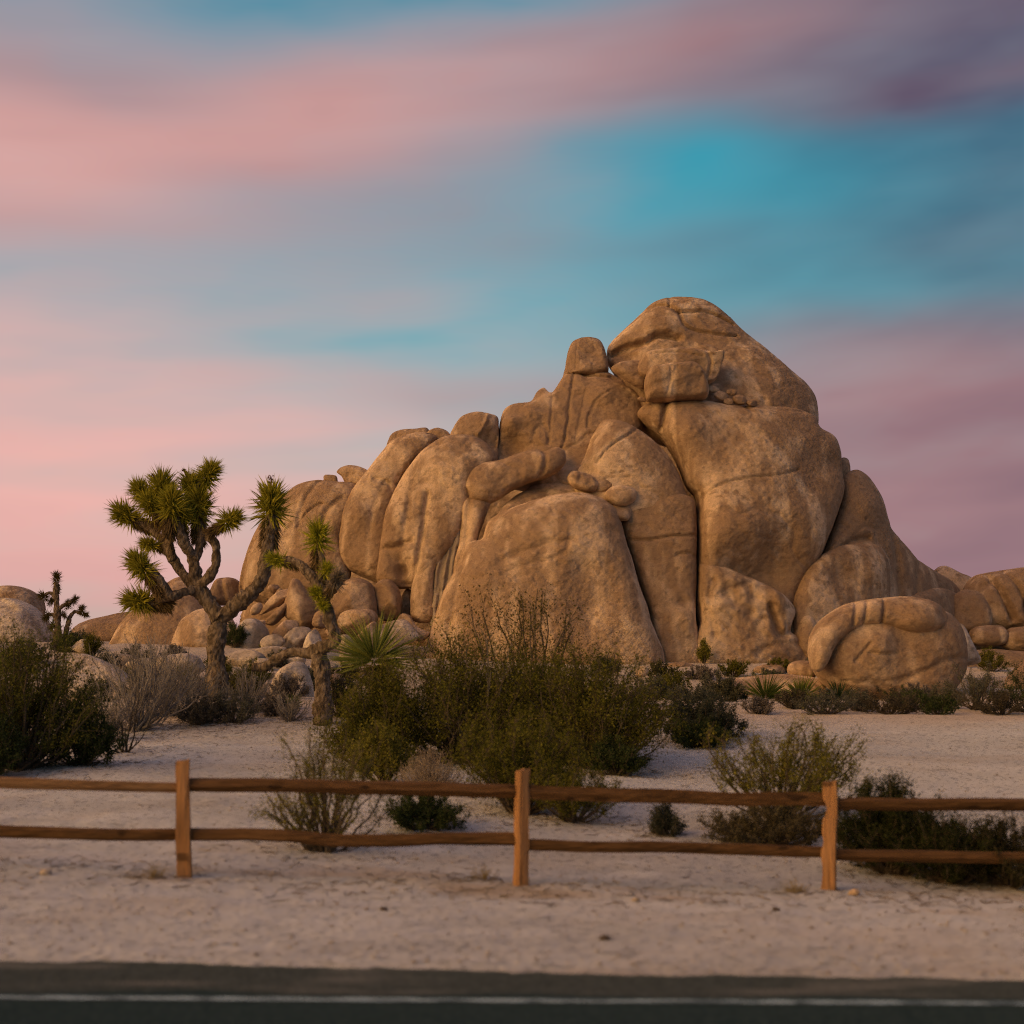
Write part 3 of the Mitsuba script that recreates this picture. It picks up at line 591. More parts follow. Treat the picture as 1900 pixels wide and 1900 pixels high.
boulder('pile_boulder', 'broken stone in the dark notch right of the pale slab', [(735, 1160), (745, 1140), (762, 1142), (775, 1160), (800, 1175), (780, 1190), (750, 1180)], 55.4, .5, 'm_rock_pink', R=.3, res=.06, facets=4, rough=.11)

for lab, px, py, rx_, ry_, Y in [('round pale boulder lowest in the pile left of the bent trunk', 548, 1222, 22, 17, 48), ('dusty boulder between the low grey boulder and the grey faceted one', 505, 1190, 20, 15, 51), ('narrow upright stone left of the tall rounded boulder', 520, 1112, 13, 20, 56.5), ('small block under the lower tilted slab', 478, 1160, 15, 12, 54),
                             ('wide boulder behind the low grey boulder, left side of the pile', 462, 1190, 24, 18, 53), ('pale block right of the bent trunk under the flat topped boulder', 640, 1196, 22, 16, 50), ('small wedge stone under the large dome boulder', 618, 1172, 14, 12, 54), ('low pale boulder right of the bent trunk, near the yucca', 650, 1224, 24, 15, 46),
                             ('rough grey stone at the pile foot behind the fallen limb', 488, 1230, 18, 12, 47), ('small tan stone on top of the left end of the pile', 470, 1104, 11, 9, 57)]:
    a = np.linspace(0, 2 * np.pi, 9)[:-1]; rg = np.random.default_rng(px)
    boulder('pile_boulder', lab, np.c_[px + rx_ * np.cos(a) * rg.uniform(.8, 1.2, 8), py + ry_ * np.sin(a) * rg.uniform(.8, 1.2, 8)], Y, ry_ * Y / F * 1.1, 'm_rock_pale' if 'pale' in lab or 'grey' in lab else 'm_rock', R=ry_ * Y / F * .5, res=.05, facets=5, rough=.1)

# rocks at the left
boulder('left_rock', 'rounded rock top at the far left edge', [(-60, 1170), (-50, 1110), (-20, 1092), (20, 1086), (50, 1092), (72, 1106), (82, 1130), (60, 1170)], 72, 1.8, 'm_rock', R=1.5, res=.08, facets=2, rough=.1, lean=(.3, 0))
boulder('left_rock', 'broad grey rock slope below the far left rock top', [(-80, 1215), (-70, 1130), (-20, 1112), (20, 1110), (60, 1124), (84, 1150), (104, 1185), (110, 1215)], 66, 2.0, 'm_rock_pale', R=1.7, res=.08, facets=2, rough=.1, lean=(.5, 0), grooves=[([(-10, 1114), (20, 1122), (50, 1138), (75, 1150)], .1, .15)])
boulder('left_rock', 'low ridge of rock below the pink sky', [(135, 1185), (142, 1165), (165, 1152), (190, 1145), (230, 1138), (262, 1135), (280, 1150), (275, 1200), (140, 1205)], 68, 1.8, 'm_rock', R=1.5, res=.08, facets=2, rough=.1, lean=(.5, 0), grooves=[([(190, 1148), (220, 1148), (245, 1142)], .1, .1)])
boulder('left_rock', 'large smooth rock slope behind the big joshua tree', [(205, 1235), (228, 1160), (255, 1132), (290, 1105), (312, 1082), (335, 1070), (360, 1078), (390, 1110), (400, 1235)], 60, 2.2, 'm_rock', R=1.8, res=.08, facets=2, rough=.1, lean=(.5, .05), grooves=[([(330, 1075), (318, 1100), (290, 1130)], .1, .12)])
boulder('left_rock', 'rock between the joshua tree limbs with a dark crack', [(388, 1120), (394, 1090), (402, 1074), (420, 1070), (438, 1074), (452, 1092), (450, 1116), (425, 1124)], 61.5, .9, 'm_rock', R=.7, res=.07, facets=2, rough=.1, grooves=[([(416, 1072), (419, 1095), (424, 1115)], .09, .25)])
boulder('left_rock', 'light boulder behind the big joshua trunk', [(320, 1205), (326, 1175), (340, 1150), (362, 1134), (388, 1128), (425, 1140), (440, 1175), (430, 1215)], 54, 1.2, 'm_rock_pink', R=.9, res=.08, facets=2, rough=.1, lean=(.4, 0))
boulder('left_rock', 'low white boulder behind the dead shrub', [(110, 1320), (128, 1240), (142, 1216), (165, 1214), (195, 1226), (225, 1244), (250, 1262), (290, 1262), (320, 1275), (335, 1330)], 36, 1.1, 'm_rock_pale', R=.9, res=.07, facets=2, rough=.1, lean=(.6, 0))
boulder('left_rock', 'low grey rubble boulder left of the big trunk', [(285, 1240), (292, 1222), (320, 1214), (350, 1212), (372, 1222), (378, 1245), (330, 1255)], 44, .6, 'm_rock_pale', R=.4, res=.06, facets=2, rough=.1, grooves=[([(330, 1214), (322, 1240)], .07, .12)])
boulder('left_rock', 'pale stone between the left bushes and the ridge', [(135, 1205), (142, 1192), (160, 1186), (178, 1192), (182, 1210), (160, 1216)], 52, .5, 'm_rock_pale', R=.35, res=.06, facets=2, rough=.1)
boulder('left_rock', 'grey rock in the scrub between the two joshua trunks', [(430, 1205), (440, 1170), (456, 1150), (480, 1150), (498, 1170), (500, 1205), (465, 1222)], 53, .9, 'm_rock_pale', R=.6, res=.07, facets=2, rough=.1)

for lab, px, py, r, Y in [('low grey stone in the scrub left of the big joshua trunk', 345, 1262, 26, 40), ('small pale stone right of the big joshua trunk', 452, 1252, 20, 42), ('wide low pale stone behind the grey scrub, left of the grey boulder', 480, 1272, 30, 39), ('pale stone left of the low grey rubble boulder', 268, 1228, 24, 46),
                          ('small grey stone right behind the grey boulder', 598, 1232, 20, 44), ('low pale stone between the left bushes and the big joshua tree', 225, 1222, 26, 47), ('broad low grey rock right of the light boulder', 455, 1218, 34, 48), ('pinkish stone behind the dead shrub', 300, 1262, 22, 42),
                          ('pale stone in the scrub right of the central clump', 1218, 1272, 20, 42), ('low tan stone at the foot of the pitted slab', 1430, 1238, 26, 50), ('tan stone beside the crack foot of the rock', 1262, 1236, 22, 52), ('small tan stone in front of the long low outcrop', 1350, 1298, 18, 40)]:
    a = np.linspace(0, 2 * np.pi, 9)[:-1]; rg = np.random.default_rng(px)
    boulder('scrub_stone', lab, np.c_[px + r * 1.25 * np.cos(a) * rg.uniform(.8, 1.2, 8), py + r * .55 * np.sin(a) * rg.uniform(.8, 1.2, 8) + r * .2], Y, r * Y / F * .9, 'm_rock_pale' if 'tan' not in lab else 'm_rock', R=r * Y / F * .5, res=.045, facets=4, rough=.08)

# the hooded boulder and its neighbours on the right
HB = thing('hooded_boulder', 'big round boulder with an overhanging brim like a hood, right of centre', 'boulder')
part(HB, 'body', mikit.ply(rock_mesh([(1508, 1236), (1510, 1190), (1530, 1158), (1570, 1142), (1640, 1136), (1715, 1130), (1757, 1138), (1780, 1168), (1789, 1208), (1784, 1250), (1756, 1290), (1716, 1315), (1640, 1322), (1585, 1306), (1540, 1278), (1520, 1258)], 42.3, 1.6, lean=(.08, .2), R=1.3, res=.05, seed=71, rough=.05, cracks=.02,
     grooves=[([(1590, 1196), (1578, 1212), (1564, 1228)], .045, .1), ([(1588, 1214), (1612, 1218), (1640, 1214)], .05, .1), ([(1640, 1268), (1690, 1244), (1740, 1225), (1775, 1222)], .07, .1), ([(1585, 1290), (1618, 1297), (1650, 1291)], .1, .3), ([(1522, 1240), (1531, 1212), (1546, 1192)], .05, .08), ([(1545, 1262), (1600, 1268), (1650, 1258)], .05, .06)],
     bumps=[(1608, 1197, 24, .2), (1650, 1194, 20, -.12), (1600, 1236, 30, .1), (1560, 1255, 30, .12), (1690, 1215, 30, .1), (1720, 1280, 40, .15), (1610, 1303, 25, -.3)]), 'm_rock', smooth=True))
part(HB, 'brim', mikit.ply(rock_mesh([(1499, 1210), (1503, 1180), (1514, 1160), (1535, 1140), (1568, 1121), (1620, 1111), (1672, 1107), (1715, 1112), (1742, 1124), (1756, 1145), (1748, 1164), (1724, 1178), (1692, 1180), (1662, 1174), (1640, 1166), (1614, 1164), (1594, 1165), (1578, 1174), (1558, 1190), (1543, 1210), (1534, 1232), (1520, 1247), (1506, 1240)], 41.35, .8, lean=(.4, .12), R=.6, res=.045, seed=72, rough=.04, cracks=.03,
     grooves=[([(1583, 1116), (1577, 1138), (1574, 1162)], .05, .16), ([(1602, 1114), (1596, 1135), (1594, 1160)], .045, .14), ([(1634, 1112), (1628, 1135), (1628, 1160)], .045, .14)], bumps=[(1690, 1150, 32, .16), (1612, 1138, 12, .06), (1745, 1140, 18, -.25)]), 'm_rock', smooth=True), 'overhanging brim split by short cracks')
boulder('right_rock', 'small round boulder left of the hooded boulder', [(1461, 1244), (1466, 1231), (1482, 1226), (1502, 1227), (1515, 1240), (1512, 1258), (1490, 1264), (1468, 1258)], 43.5, .45, 'm_rock', R=.35, res=.045, rough=.04)
boulder('right_rock', 'long low outcrop left of the hooded boulder', [(1318, 1300), (1324, 1272), (1345, 1262), (1385, 1256), (1440, 1250), (1475, 1252), (1520, 1262), (1530, 1300)], 43, .9, 'm_rock_pink', R=.5, res=.06, lean=(.9, 0))
boulder('right_rock', 'pale pointed slab behind the hooded boulder', [(1745, 1200), (1770, 1160), (1784, 1158), (1800, 1190), (1818, 1226), (1790, 1236), (1750, 1240)], 45.5, .6, 'm_rock_pale', R=.35, res=.06, lean=(.3, .2))
boulder('right_rock', 'orange boulder cut by the right edge', [(1858, 1285), (1866, 1262), (1885, 1240), (1905, 1224), (1950, 1215), (1985, 1250), (1980, 1300), (1880, 1300)], 45, 1.0, 'm_rock', R=.8, res=.07, lean=(.2, 0))
boulder('right_rock', 'pale flat slab right of the hooded boulder', [(1755, 1290), (1765, 1262), (1800, 1258), (1835, 1258), (1870, 1256), (1885, 1275), (1880, 1295), (1800, 1300)], 45.5, .6, 'm_rock_pale', R=.35, res=.06, lean=(.8, 0))
boulder('right_rock', 'small boulder at the foot of the pitted slab', [(1478, 1200), (1482, 1160), (1492, 1142), (1506, 1146), (1516, 1170), (1522, 1215), (1500, 1225)], 55.8, .5, 'm_rock', R=.35, res=.06)
boulder('right_rock', 'white pebble like stone at the foot of the front face', [(1178, 1248), (1184, 1238), (1198, 1236), (1204, 1246), (1196, 1256), (1182, 1256)], 44, .25, 'm_rock_pink', R=.2, res=.04, rough=.03)
RR = thing('rock_ridge', 'blocky rock ridge at the far right', 'rock ridge')
for i, (nm, pl, Y, dp, kw) in enumerate([
        ('core', [(1760, 1260), (1770, 1150), (1800, 1110), (1900, 1090), (2010, 1110), (2020, 1280)], 69, 1.2, {}),
        ('rear_knoll', [(1700, 1140), (1728, 1066), (1740, 1053), (1752, 1050), (1776, 1062), (1800, 1074), (1830, 1130), (1800, 1180)], 70, 1.3, {}),
        ('upper_block', [(1775, 1150), (1790, 1090), (1806, 1070), (1830, 1063), (1866, 1057), (1905, 1052), (1960, 1050), (2010, 1080), (2010, 1170), (1800, 1170)], 67, 1.8, dict(grooves=[([(1822, 1075), (1838, 1110), (1858, 1150)], .12, .5), ([(1848, 1064), (1870, 1100), (1885, 1130)], .1, .3), ([(1905, 1100), (1880, 1135), (1900, 1160)], .12, .35), ([(1790, 1100), (1822, 1085)], .1, .2)])),
        ('middle_block', [(1800, 1192), (1803, 1166), (1830, 1160), (1858, 1162), (1866, 1176), (1862, 1196), (1830, 1200)], 64, .8, {}),
        ('middle_block', [(1862, 1200), (1870, 1168), (1905, 1162), (1950, 1166), (1960, 1200), (1905, 1212)], 64, .9, {}),
        ('foot_block', [(1770, 1270), (1780, 1215), (1830, 1205), (1920, 1210), (2000, 1215), (2000, 1280)], 62, .9, {}),
        ('upper_block', [(1745, 1180), (1760, 1120), (1785, 1095), (1815, 1100), (1835, 1135), (1830, 1170)], 65.5, 1.1, {})]):
    part(RR, nm, mikit.ply(rock_mesh(pl, Y, dp, lean=(.3, 0), R=dp * .6, res=.1, seed=90 + i, rough=.08, **kw), 'm_rock', smooth=True))
print('rock triangles', TRI[0])

# ------------------------------------------------------------------ plants
def tint(rng, n, a, b, jitter=.15):
    t = rng.uniform(0, 1, (n, 1))
    return np.clip((np.array(a) * (1 - t) + np.array(b) * t) * rng.uniform(1 - jitter, 1 + jitter, (n, 1)), 0, 1)


def rosette(tree, tip, d, r, rng, n=520, green=((.15, .15, .012), (.50, .45, .06)), skirt=True, name='leaf_cluster', dead=False):
    """A ball of stiff pointed leaves round the end of a limb, with old brown leaves hanging below it."""
    d = unit(np.asarray(d, float))
    L = r * 1.12
    t = rng.uniform(-.35, .55, n)
    dirs = unit(rng.normal(size=(n, 3)))
    bend = np.clip((dirs * d).sum(1, keepdims=True), -1, 1)
    dirs = unit(dirs + d * (.55 - .35 * (bend < -.2)))
    base = tip + d * (t[:, None] * r) + dirs * r * .12
    v, f = blades(base, dirs, L * rng.uniform(.5, 1.12, n) * (1 - .35 * np.clip(t, 0, 1)), r * .085, rng)
    c = tint(rng, n, *green)
    if dead: c = tint(rng, n, (.16, .13, .09), (.28, .24, .18))
    m = MB(); m.add(v, f, np.repeat(c, 5, 0))
    k = part(tree, name, m.shape('m_leaf'))
    if skirt:
        n2 = int(n * .9)
        t = rng.uniform(.35, 1.5, n2)
        side = unit(np.cross(np.broadcast_to(d, (n2, 3)), rng.normal(size=(n2, 3))))
        dr2 = unit(side * rng.uniform(.3, 1, (n2, 1)) - d * .7 + [0, 0, -.35])
        v, f = blades(tip - d * (t[:, None] * r) + side * r * .16, dr2, r * .62 * rng.uniform(.6, 1.1, n2), r * .08, rng)
        m = MB(); m.add(v, f, np.repeat(tint(rng, n2, (.11, .075, .035), (.24, .17, .085)), 5, 0))
        part(k, 'dead_leaves', m.shape('m_leaf'))
    return k


def limbs(tree, specs, Y0, rng, spread=.35):
    """The woody frame of a tree as one mesh. specs: (points as (px, py, dy), radii at both ends)."""
    m, ends = MB(), []
    for pts, r0, r1 in specs:
        P = np.array([at(x, y, Y0 + dy) for x, y, dy in pts])
        n = max(10, int(np.linalg.norm(np.diff(P, axis=0), axis=1).sum() / .05))
        S = spline(P, n)
        R = r0 + (r1 - r0) * np.linspace(0, 1, n) ** .8
        R = R * (1 + .1 * np.sin(np.linspace(0, n * .35, n) + rng.uniform(0, 6)))
        v, f = tube(S, R, 14, .5, int(rng.integers(99)))
        m.add(v, f)
        ends.append((S[-1], S[-1] - S[-4]))
    part(tree, 'trunk', m.shape('m_bark', smooth=True, col=False))
    return ends


rng = np.random.default_rng(5)
JT = thing('joshua_tree', 'big branching joshua tree with spiky green heads against the pink sky', 'joshua tree')
JY = 32.0
limbs(JT, [
    ([(403, 1300, 0), (402, 1250, 0), (401, 1200, 0), (405, 1165, 0), (409, 1143, 0)], .235, .17),
    ([(408, 1150, 0), (435, 1125, -.1), (466, 1100, -.25), (488, 1070, -.3), (494, 1035, -.3), (499, 1000, -.3), (505, 955, -.3)], .18, .12),
    ([(409, 1150, 0), (393, 1125, .05), (378, 1106, .1), (368, 1089, .1)], .19, .16),
    ([(370, 1096, .1), (345, 1098, -.1), (318, 1106, -.3), (304, 1088, -.35), (290, 1066, -.4), (272, 1056, -.4)], .12, .08),
    ([(322, 1104, -.3), (304, 1112, -.1), (284, 1118, 0), (268, 1118, 0)], .10, .07),
    ([(370, 1094, .1), (352, 1078, .25), (332, 1055, .35), (314, 1025, .4), (298, 1000, .45), (280, 982, .5), (254, 966, .5), (243, 960, .5)], .13, .08),
    ([(366, 1090, .1), (362, 1062, .1), (358, 1035, .0), (344, 1012, -.1), (332, 980, -.15), (322, 945, -.2)], .14, .10),
    ([(322, 1040, .35), (314, 1008, .3), (312, 975, .25), (305, 930, .2)], .10, .09),
    ([(360, 1040, 0), (369, 1018, .1), (373, 992, .2), (370, 955, .2)], .11, .10),
    ([(372, 1000, .2), (364, 950, .35), (356, 918, .4), (372, 895, .4)], .09, .08),
    ([(368, 1088, .1), (388, 1070, -.1), (401, 1044, -.2), (401, 1014, -.2), (390, 995, -.2), (398, 982, -.25), (415, 970, -.3)], .12, .08)], JY, rng)
for (x, y, dy, dx, dz, r) in [(503, 942, -.3, .05, 1, .50), (265, 1055, -.4, -.6, .7, .40), (262, 1116, 0, -1, .1, .40), (236, 957, .5, -.9, .45, .38), (282, 1012, .4, -.8, .2, .26),
                              (302, 914, .2, -.1, 1, .44), (268, 918, .35, -.7, .7, .36), (280, 940, .0, -.5, .8, .32), (318, 940, -.3, .1, 1, .40), (368, 945, .2, 0, 1, .44), (354, 908, .4, -.1, 1, .36), (384, 884, .4, .6, .9, .36), (424, 967, -.35, .9, .5, .32), (340, 960, -.1, 0, 1, .3)]:
    rosette(JT, at(x, y, JY + dy), (dx, -.15, dz), r, rng)
for x0, y0, x1, y1, dy in [(503, 925, 503, 884, -.3), (294, 900, 284, 880, .2), (352, 892, 342, 872, .4)]:
    P = spline([at(x0, y0, JY + dy), at(x1, y1, JY + dy)], 8); m = MB()
    m.add(*tube(P, np.linspace(.035, .012, 8), 6), (.13, .075, .06))
    q = P[rng.integers(2, 8, 40)] + rng.normal(0, .03, (40, 3)); v, f = leaflets(q, np.full(40, .07), rng); m.add(v, f, (.16, .09, .075))
    part(JT, 'flower_stalk', m.shape('m_leaf'))

JB = thing('joshua_tree', 'bent joshua tree leaning right, left of the big green bush', 'joshua tree')
BY = 28.5
limbs(JB, [
    ([(597, 1345, 0), (600, 1290, 0), (597, 1245, .05), (590, 1215, .1), (588, 1195, .1)], .19, .14),
    ([(590, 1205, .1), (608, 1196, -.1), (624, 1190, -.2), (616, 1165, -.2), (607, 1130, -.2), (600, 1105, -.2), (588, 1082, -.1), (572, 1062, 0), (556, 1046, .1), (538, 1040, .2), (528, 1042, .2)], .12, .085),
    ([(590, 1210, .1), (570, 1212, .3), (545, 1210, .5), (515, 1222, .6), (485, 1238, .7), (468, 1238, .7)], .11, .085),
    ([(602, 1106, -.2), (610, 1092, -.35), (618, 1082, -.4)], .07, .06),
    ([(590, 1084, -.1), (598, 1055, -.05), (592, 1020, 0)], .07, .06)], BY, rng)
for (x, y, dy, dx, dz, r, dead) in [(517, 1040, .2, -1, .25, .24, 0), (590, 1002, 0, .05, 1, .36, 0), (603, 1064, -.1, .3, 1, .22, 0), (622, 1080, -.4, .5, .8, .24, 1), (592, 1106, -.3, -.5, .6, .2, 0), (598, 1118, -.35, .1, -.2, .18, 0)]:
    rosette(JB, at(x, y, BY + dy), (dx, -.2, dz), r, rng, n=300, green=((.17, .19, .012), (.50, .48, .05)), dead=bool(dead))

JS = thing('joshua_tree', 'small distant joshua tree at the far left against the sky', 'joshua tree')
SY = 62.0
limbs(JS, [([(106, 1200, 0), (107, 1165, 0), (106, 1130, 0), (104, 1100, 0), (105, 1080, 0)], .17, .11), ([(104, 1112, 0), (92, 1100, 0), (84, 1105, 0)], .1, .07), ([(105, 1150, .1), (96, 1140, .1), (88, 1140, .1)], .1, .07),
          ([(120, 1195, .2), (124, 1165, .2), (130, 1145, .2), (140, 1135, .2), (150, 1138, .2)], .12, .07), ([(110, 1130, 0), (120, 1122, 0), (134, 1116, 0)], .09, .06)], SY, rng)
for (x, y, dx, dz, r) in [(105, 1074, 0, 1, .30), (82, 1108, -.6, .4, .3), (94, 1118, .2, .3, .22), (136, 1116, .7, .8, .26), (126, 1124, 0, 1, .24), (150, 1132, .4, .8, .24), (156, 1140, .9, -.2, .22), (118, 1140, .3, -.5, .2), (88, 1143, -.4, -.6, .28), (100, 1158, -.2, -.6, .26), (106, 1095, 0, 1, .24)]:
    rosette(JS, at(x, y, SY), (dx, 0, dz), r, rng, n=240, green=((.06, .05, .018), (.13, .10, .035)), skirt=False)


def yucca(label, px, py, Y, r, n, green, stem=.0, up=.25, width=.03):
    k = thing('yucca', label, 'yucca')
    b = at(px, py, Y)
    b[2] = H(b[0], Y) if not stem else b[2]
    d = unit(rng.normal(size=(n, 3)) + [0, 0, up]); d[:, 2] = np.where(d[:, 2] < -.25, -d[:, 2], d[:, 2])
    v, f = blades(b + d * r * .06 + [0, 0, r * .1], d, r * rng.uniform(.75, 1.1, n), width, rng, droop=.03, mid=.35)
    m = MB(); m.add(v, f, np.repeat(tint(rng, n, *green), 5, 0))
    part(k, 'leaves', m.shape('m_leaf'), kind='stuff')
    if stem:
        m = MB(); z0 = H(b[0], Y) - .1
        m.add(*tube(spline([[b[0] + .05, Y, z0], [b[0], Y, (z0 + b[2]) / 2], b], 16), np.linspace(.13, .1, 16), 10, .3, 3))
        part(k, 'trunk', m.shape('m_bark', smooth=True, col=False))
    n2 = n // 2
    d = unit(rng.normal(size=(n2, 3)) * [1, 1, .3] + [0, 0, -.5])
    v, f = blades(np.repeat(b[None], n2, 0), d, r * rng.uniform(.4, .7, n2), width * .9, rng)
    m = MB(); m.add(v, f, np.repeat(tint(rng, n2, (.10, .075, .03), (.2, .15, .075)), 5, 0))
    part(k, 'dead_leaves', m.shape('m_leaf'), kind='stuff')
    return k


yucca('tall yucca with long pale leaves above the big green bush', 694, 1236, 26.0, .92, 190, ((.10, .13, .025), (.30, .32, .08)), stem=1, width=.04)
yucca('dark green yucca left of the hooded boulder, nearest the sand', 1420, 1305, 36.0, .76, 150, ((.055, .085, .016), (.14, .17, .04)))
yucca('bright green yucca between the other two at the hooded boulder', 1488, 1290, 38.0, .68, 140, ((.08, .11, .016), (.2, .22, .045)), width=.035)
yucca('small dark yucca right in front of the hooded boulder', 1556, 1275, 39.0, .62, 130, ((.022, .042, .014), (.06, .085, .03)))
yucca('little yucca left of the bent joshua trunk', 540, 1325, 30.5, .32, 90, ((.08, .11, .025), (.19, .21, .05)))


def shrub(name, label, px, Y, h, w, greens, rng, stems=40, twigs=6, leaves=36, size=.022, wood=((.075, .058, .042), (.13, .105, .08)), flat=.75, bare=.45, cat='bush', lean=0.0, clump=.07, group=None, thin=1.0, wd=None):
    """A desert shrub: stems fanning from one root, side twigs on their outer part, leaves gathered round the twigs."""
    k = thing(name, label, cat, group)
    BASES.append((px, Y, w))
    x0 = (px - 950) / F * Y / math.cos(PITCH) * .997
    b = np.array([x0, Y, H(x0, Y) - .03])
    wd = wd or w
    sm = MB()
    th, q = rng.uniform(0, 2 * math.pi, stems), rng.uniform(0, 1, stems) ** .6
    tip = b + np.stack([w / 2 * q * np.cos(th) + lean * w * .2, wd / 2 * q * np.sin(th), h * np.sqrt(np.maximum(.05, 1 - flat * q * q)) * rng.uniform(.5, 1.1, stems)], 1)
    mid = b + (tip - b) * .5 + np.stack([np.cos(th), np.sin(th), th * 0], 1) * (w * .06 * rng.uniform(-1, 1.3, stems))[:, None] - np.stack([q * 0, q * 0, .08 * h * q], 1)
    root = b + rng.normal(0, .03 * w, (stems, 3)) * [1, 1, 0]
    t = np.linspace(0, 1, 9)[None, :, None]
    P = (1 - t) ** 2 * root[:, None] + 2 * t * (1 - t) * (2 * mid - .5 * (root + tip))[:, None] + t * t * tip[:, None]
    P[:, 1:] += rng.normal(0, .012 * h, (stems, 8, 3))
    c = tint(rng, stems, *wood)
    v, f = tubes(P, np.broadcast_to(np.linspace(.014, .004, 9) * (.6 + .5 * h) * thin, (stems, 9)), 4)
    sm.add(v, f, np.repeat(c, 36, 0))
    u = rng.uniform(bare, 1.0, (stems, twigs)); i = np.minimum(7, (u * 8).astype(int)); si = np.arange(stems)[:, None]
    p0, p1 = P[si, i], P[si, i + 1]
    a = p0 + (p1 - p0) * (u * 8 - i)[..., None]
    dd = unit(unit(p1 - p0) + rng.normal(0, .55, (stems, twigs, 3)) + [0, 0, .35]); L = (h * rng.uniform(.10, .24, (stems, twigs)))[..., None]
    Q = np.stack([a, a + dd * L * .5 + rng.normal(0, .01 * h, a.shape), a + dd * L], 2).reshape(-1, 3, 3)
    v, f = tubes(Q, np.broadcast_to(np.array([.005, .004, .0025]) * thin, (len(Q), 3)), 3)
    sm.add(v, f, np.repeat(np.repeat(c, twigs, 0), 9, 0))
    part(k, 'stems', sm.shape('m_twig'), kind='stuff')
    if leaves:
        N = stems * twigs
        who = np.repeat(np.arange(N), np.maximum(3, (leaves * rng.uniform(.5, 1.3, N)).astype(int)))
        n = len(who); r = rng.uniform(.25, 1.05, n)[:, None]
        A, D = a.reshape(-1, 3), (dd * L).reshape(-1, 3)
        pos = A[who] + D[who] * r + rng.normal(0, clump * (.5 + .5 * h), (n, 3)) * (.3 + .7 * r) * .6
        cp = np.clip(tint(rng, n, *greens) * rng.uniform(.8, 1.2, (N, 1))[who], 0, 1)
        g = H(pos[:, 0], pos[:, 1])
        pos[:, 2] = np.maximum(pos[:, 2], g + .01)
        v, f = leaflets(pos, np.full(len(pos), size), rng)
        m = MB(); m.add(v, f, np.repeat(cp, 4, 0))
        part(k, 'foliage', m.shape('m_leaf'), kind='stuff')
    return k


BASES = []
OL = ((0.056, 0.061, 0.009), (0.168, 0.16, 0.029))
BK = ((.018, .026, .010), (.055, .062, .022))
YG = ((0.094, 0.096, 0.014), (0.246, 0.225, 0.043))
DK = ((0.027, 0.042, 0.015), (0.08, 0.099, 0.034))
GG = ((0.068, 0.075, 0.051), (0.18, 0.173, 0.128))
GR = ((.11, .095, .08), (.23, .20, .175))
rng = np.random.default_rng(11)
C = 'creosote_bush'
shrub(C, 'tall middle bush of the dark green clump in the centre', 850, 23.0, 1.9, 3.2, OL, rng, 120, 10, 40, .034, clump=.11)
shrub(C, 'dark bush forming the right side of the central clump', 1085, 22.5, 1.62, 2.8, OL, rng, 120, 10, 40, .034, clump=.11)
shrub(C, 'bush under the tall yucca at the left side of the central clump', 705, 22.5, 1.5, 1.8, OL, rng, 90, 10, 46, .034, clump=.11)
shrub(C, 'loose bush filling the middle of the central clump behind the others', 965, 24.2, 1.5, 2.6, OL, rng, 90, 10, 40, .034, clump=.11)
shrub(C, 'yellow green bush in front of the central clump, lower left', 715, 20.5, .85, .9, YG, rng, 45, 7, 40, .03)
shrub(C, 'green bush behind the middle fence post', 965, 18.0, 1.1, 1.7, OL, rng, 80, 9, 44, .028, clump=.1, flat=.5)
shrub(C, 'low straggly bush right of the middle fence post behind the rails', 1060, 17.2, .6, 1.2, OL, rng, 50, 8, 30, .026, clump=.1, flat=.4)
shrub(C, 'sparse airy bush rising behind the central clump against the rock', 985, 27.0, 2.7, 3.0, ((.055, .05, .012), (.13, .11, .03)), rng, 30, 5, 26, .045, bare=.66)
shrub(C, 'thin yellowish bush standing by the fence right of the left post', 612, 14.7, 1.2, 1.25, YG, rng, 42, 7, 26, .024, bare=.5)
shrub(C, 'big dark bush at the left edge', 55, 22.0, 1.95, 2.3, ((.055, .066, .012), (.165, .16, .035)), rng, 110, 9, 46, .034)
shrub(C, 'low dark bush right of the big left bush', 165, 22.5, .85, 1.3, DK, rng, 60, 8, 46, .032)
shrub(C, 'low dark bush at the very left edge', -20, 21.0, .9, 1.3, DK, rng, 60, 8, 46, .032)
shrub(C, 'fan shaped yellow green bush left of the right fence post', 1440, 17.3, 1.02, 1.9, YG, rng, 70, 7, 34, .026, flat=.35, bare=.5)
shrub(C, 'nearly black bush right of the right fence post', 1640, 14.6, .86, 1.2, BK, rng, 90, 9, 50, .026)
shrub(C, 'low dark bush beside the nearly black one, by the fence', 1735, 14.15, .66, 1.1, BK, rng, 70, 8, 46, .024)
shrub('scrub', 'brownish dark scrub below the rail at the right edge', 1850, 14.1, .62, 1.6, ((.022, .024, .012), (.065, .06, .03)), rng, 80, 8, 44, .022)
shrub('scrub', 'grey brown scrub under the rail left of the right post', 1420, 16.0, .42, 1.5, ((.05, .045, .022), (.13, .11, .065)), rng, 70, 8, 40, .024)
shrub('scrub', 'small dark tuft between middle and right posts', 1228, 16.3, .36, .42, ((.03, .036, .024), (.07, .075, .05)), rng, 34, 7, 34, .02)
shrub('scrub', 'low dark bush under the rail left of the middle post', 790, 16.4, .42, .95, DK, rng, 60, 8, 44, .024)
shrub('scrub', 'dark low bush below the right end of the central clump', 1140, 21.5, .55, .95, DK, rng, 50, 8, 44, .028)
shrub('scrub', 'rounded grey green bush at the back edge of the sand, right of centre', 1295, 26.0, .80, 1.75, ((.035, .045, .03), (.095, .10, .07)), rng, 90, 8, 46, .03)
shrub('scrub', 'dark low bush in front of the rounded grey green one', 1290, 25.2, .5, 1.2, DK, rng, 60, 8, 40, .028)
GRPB = None
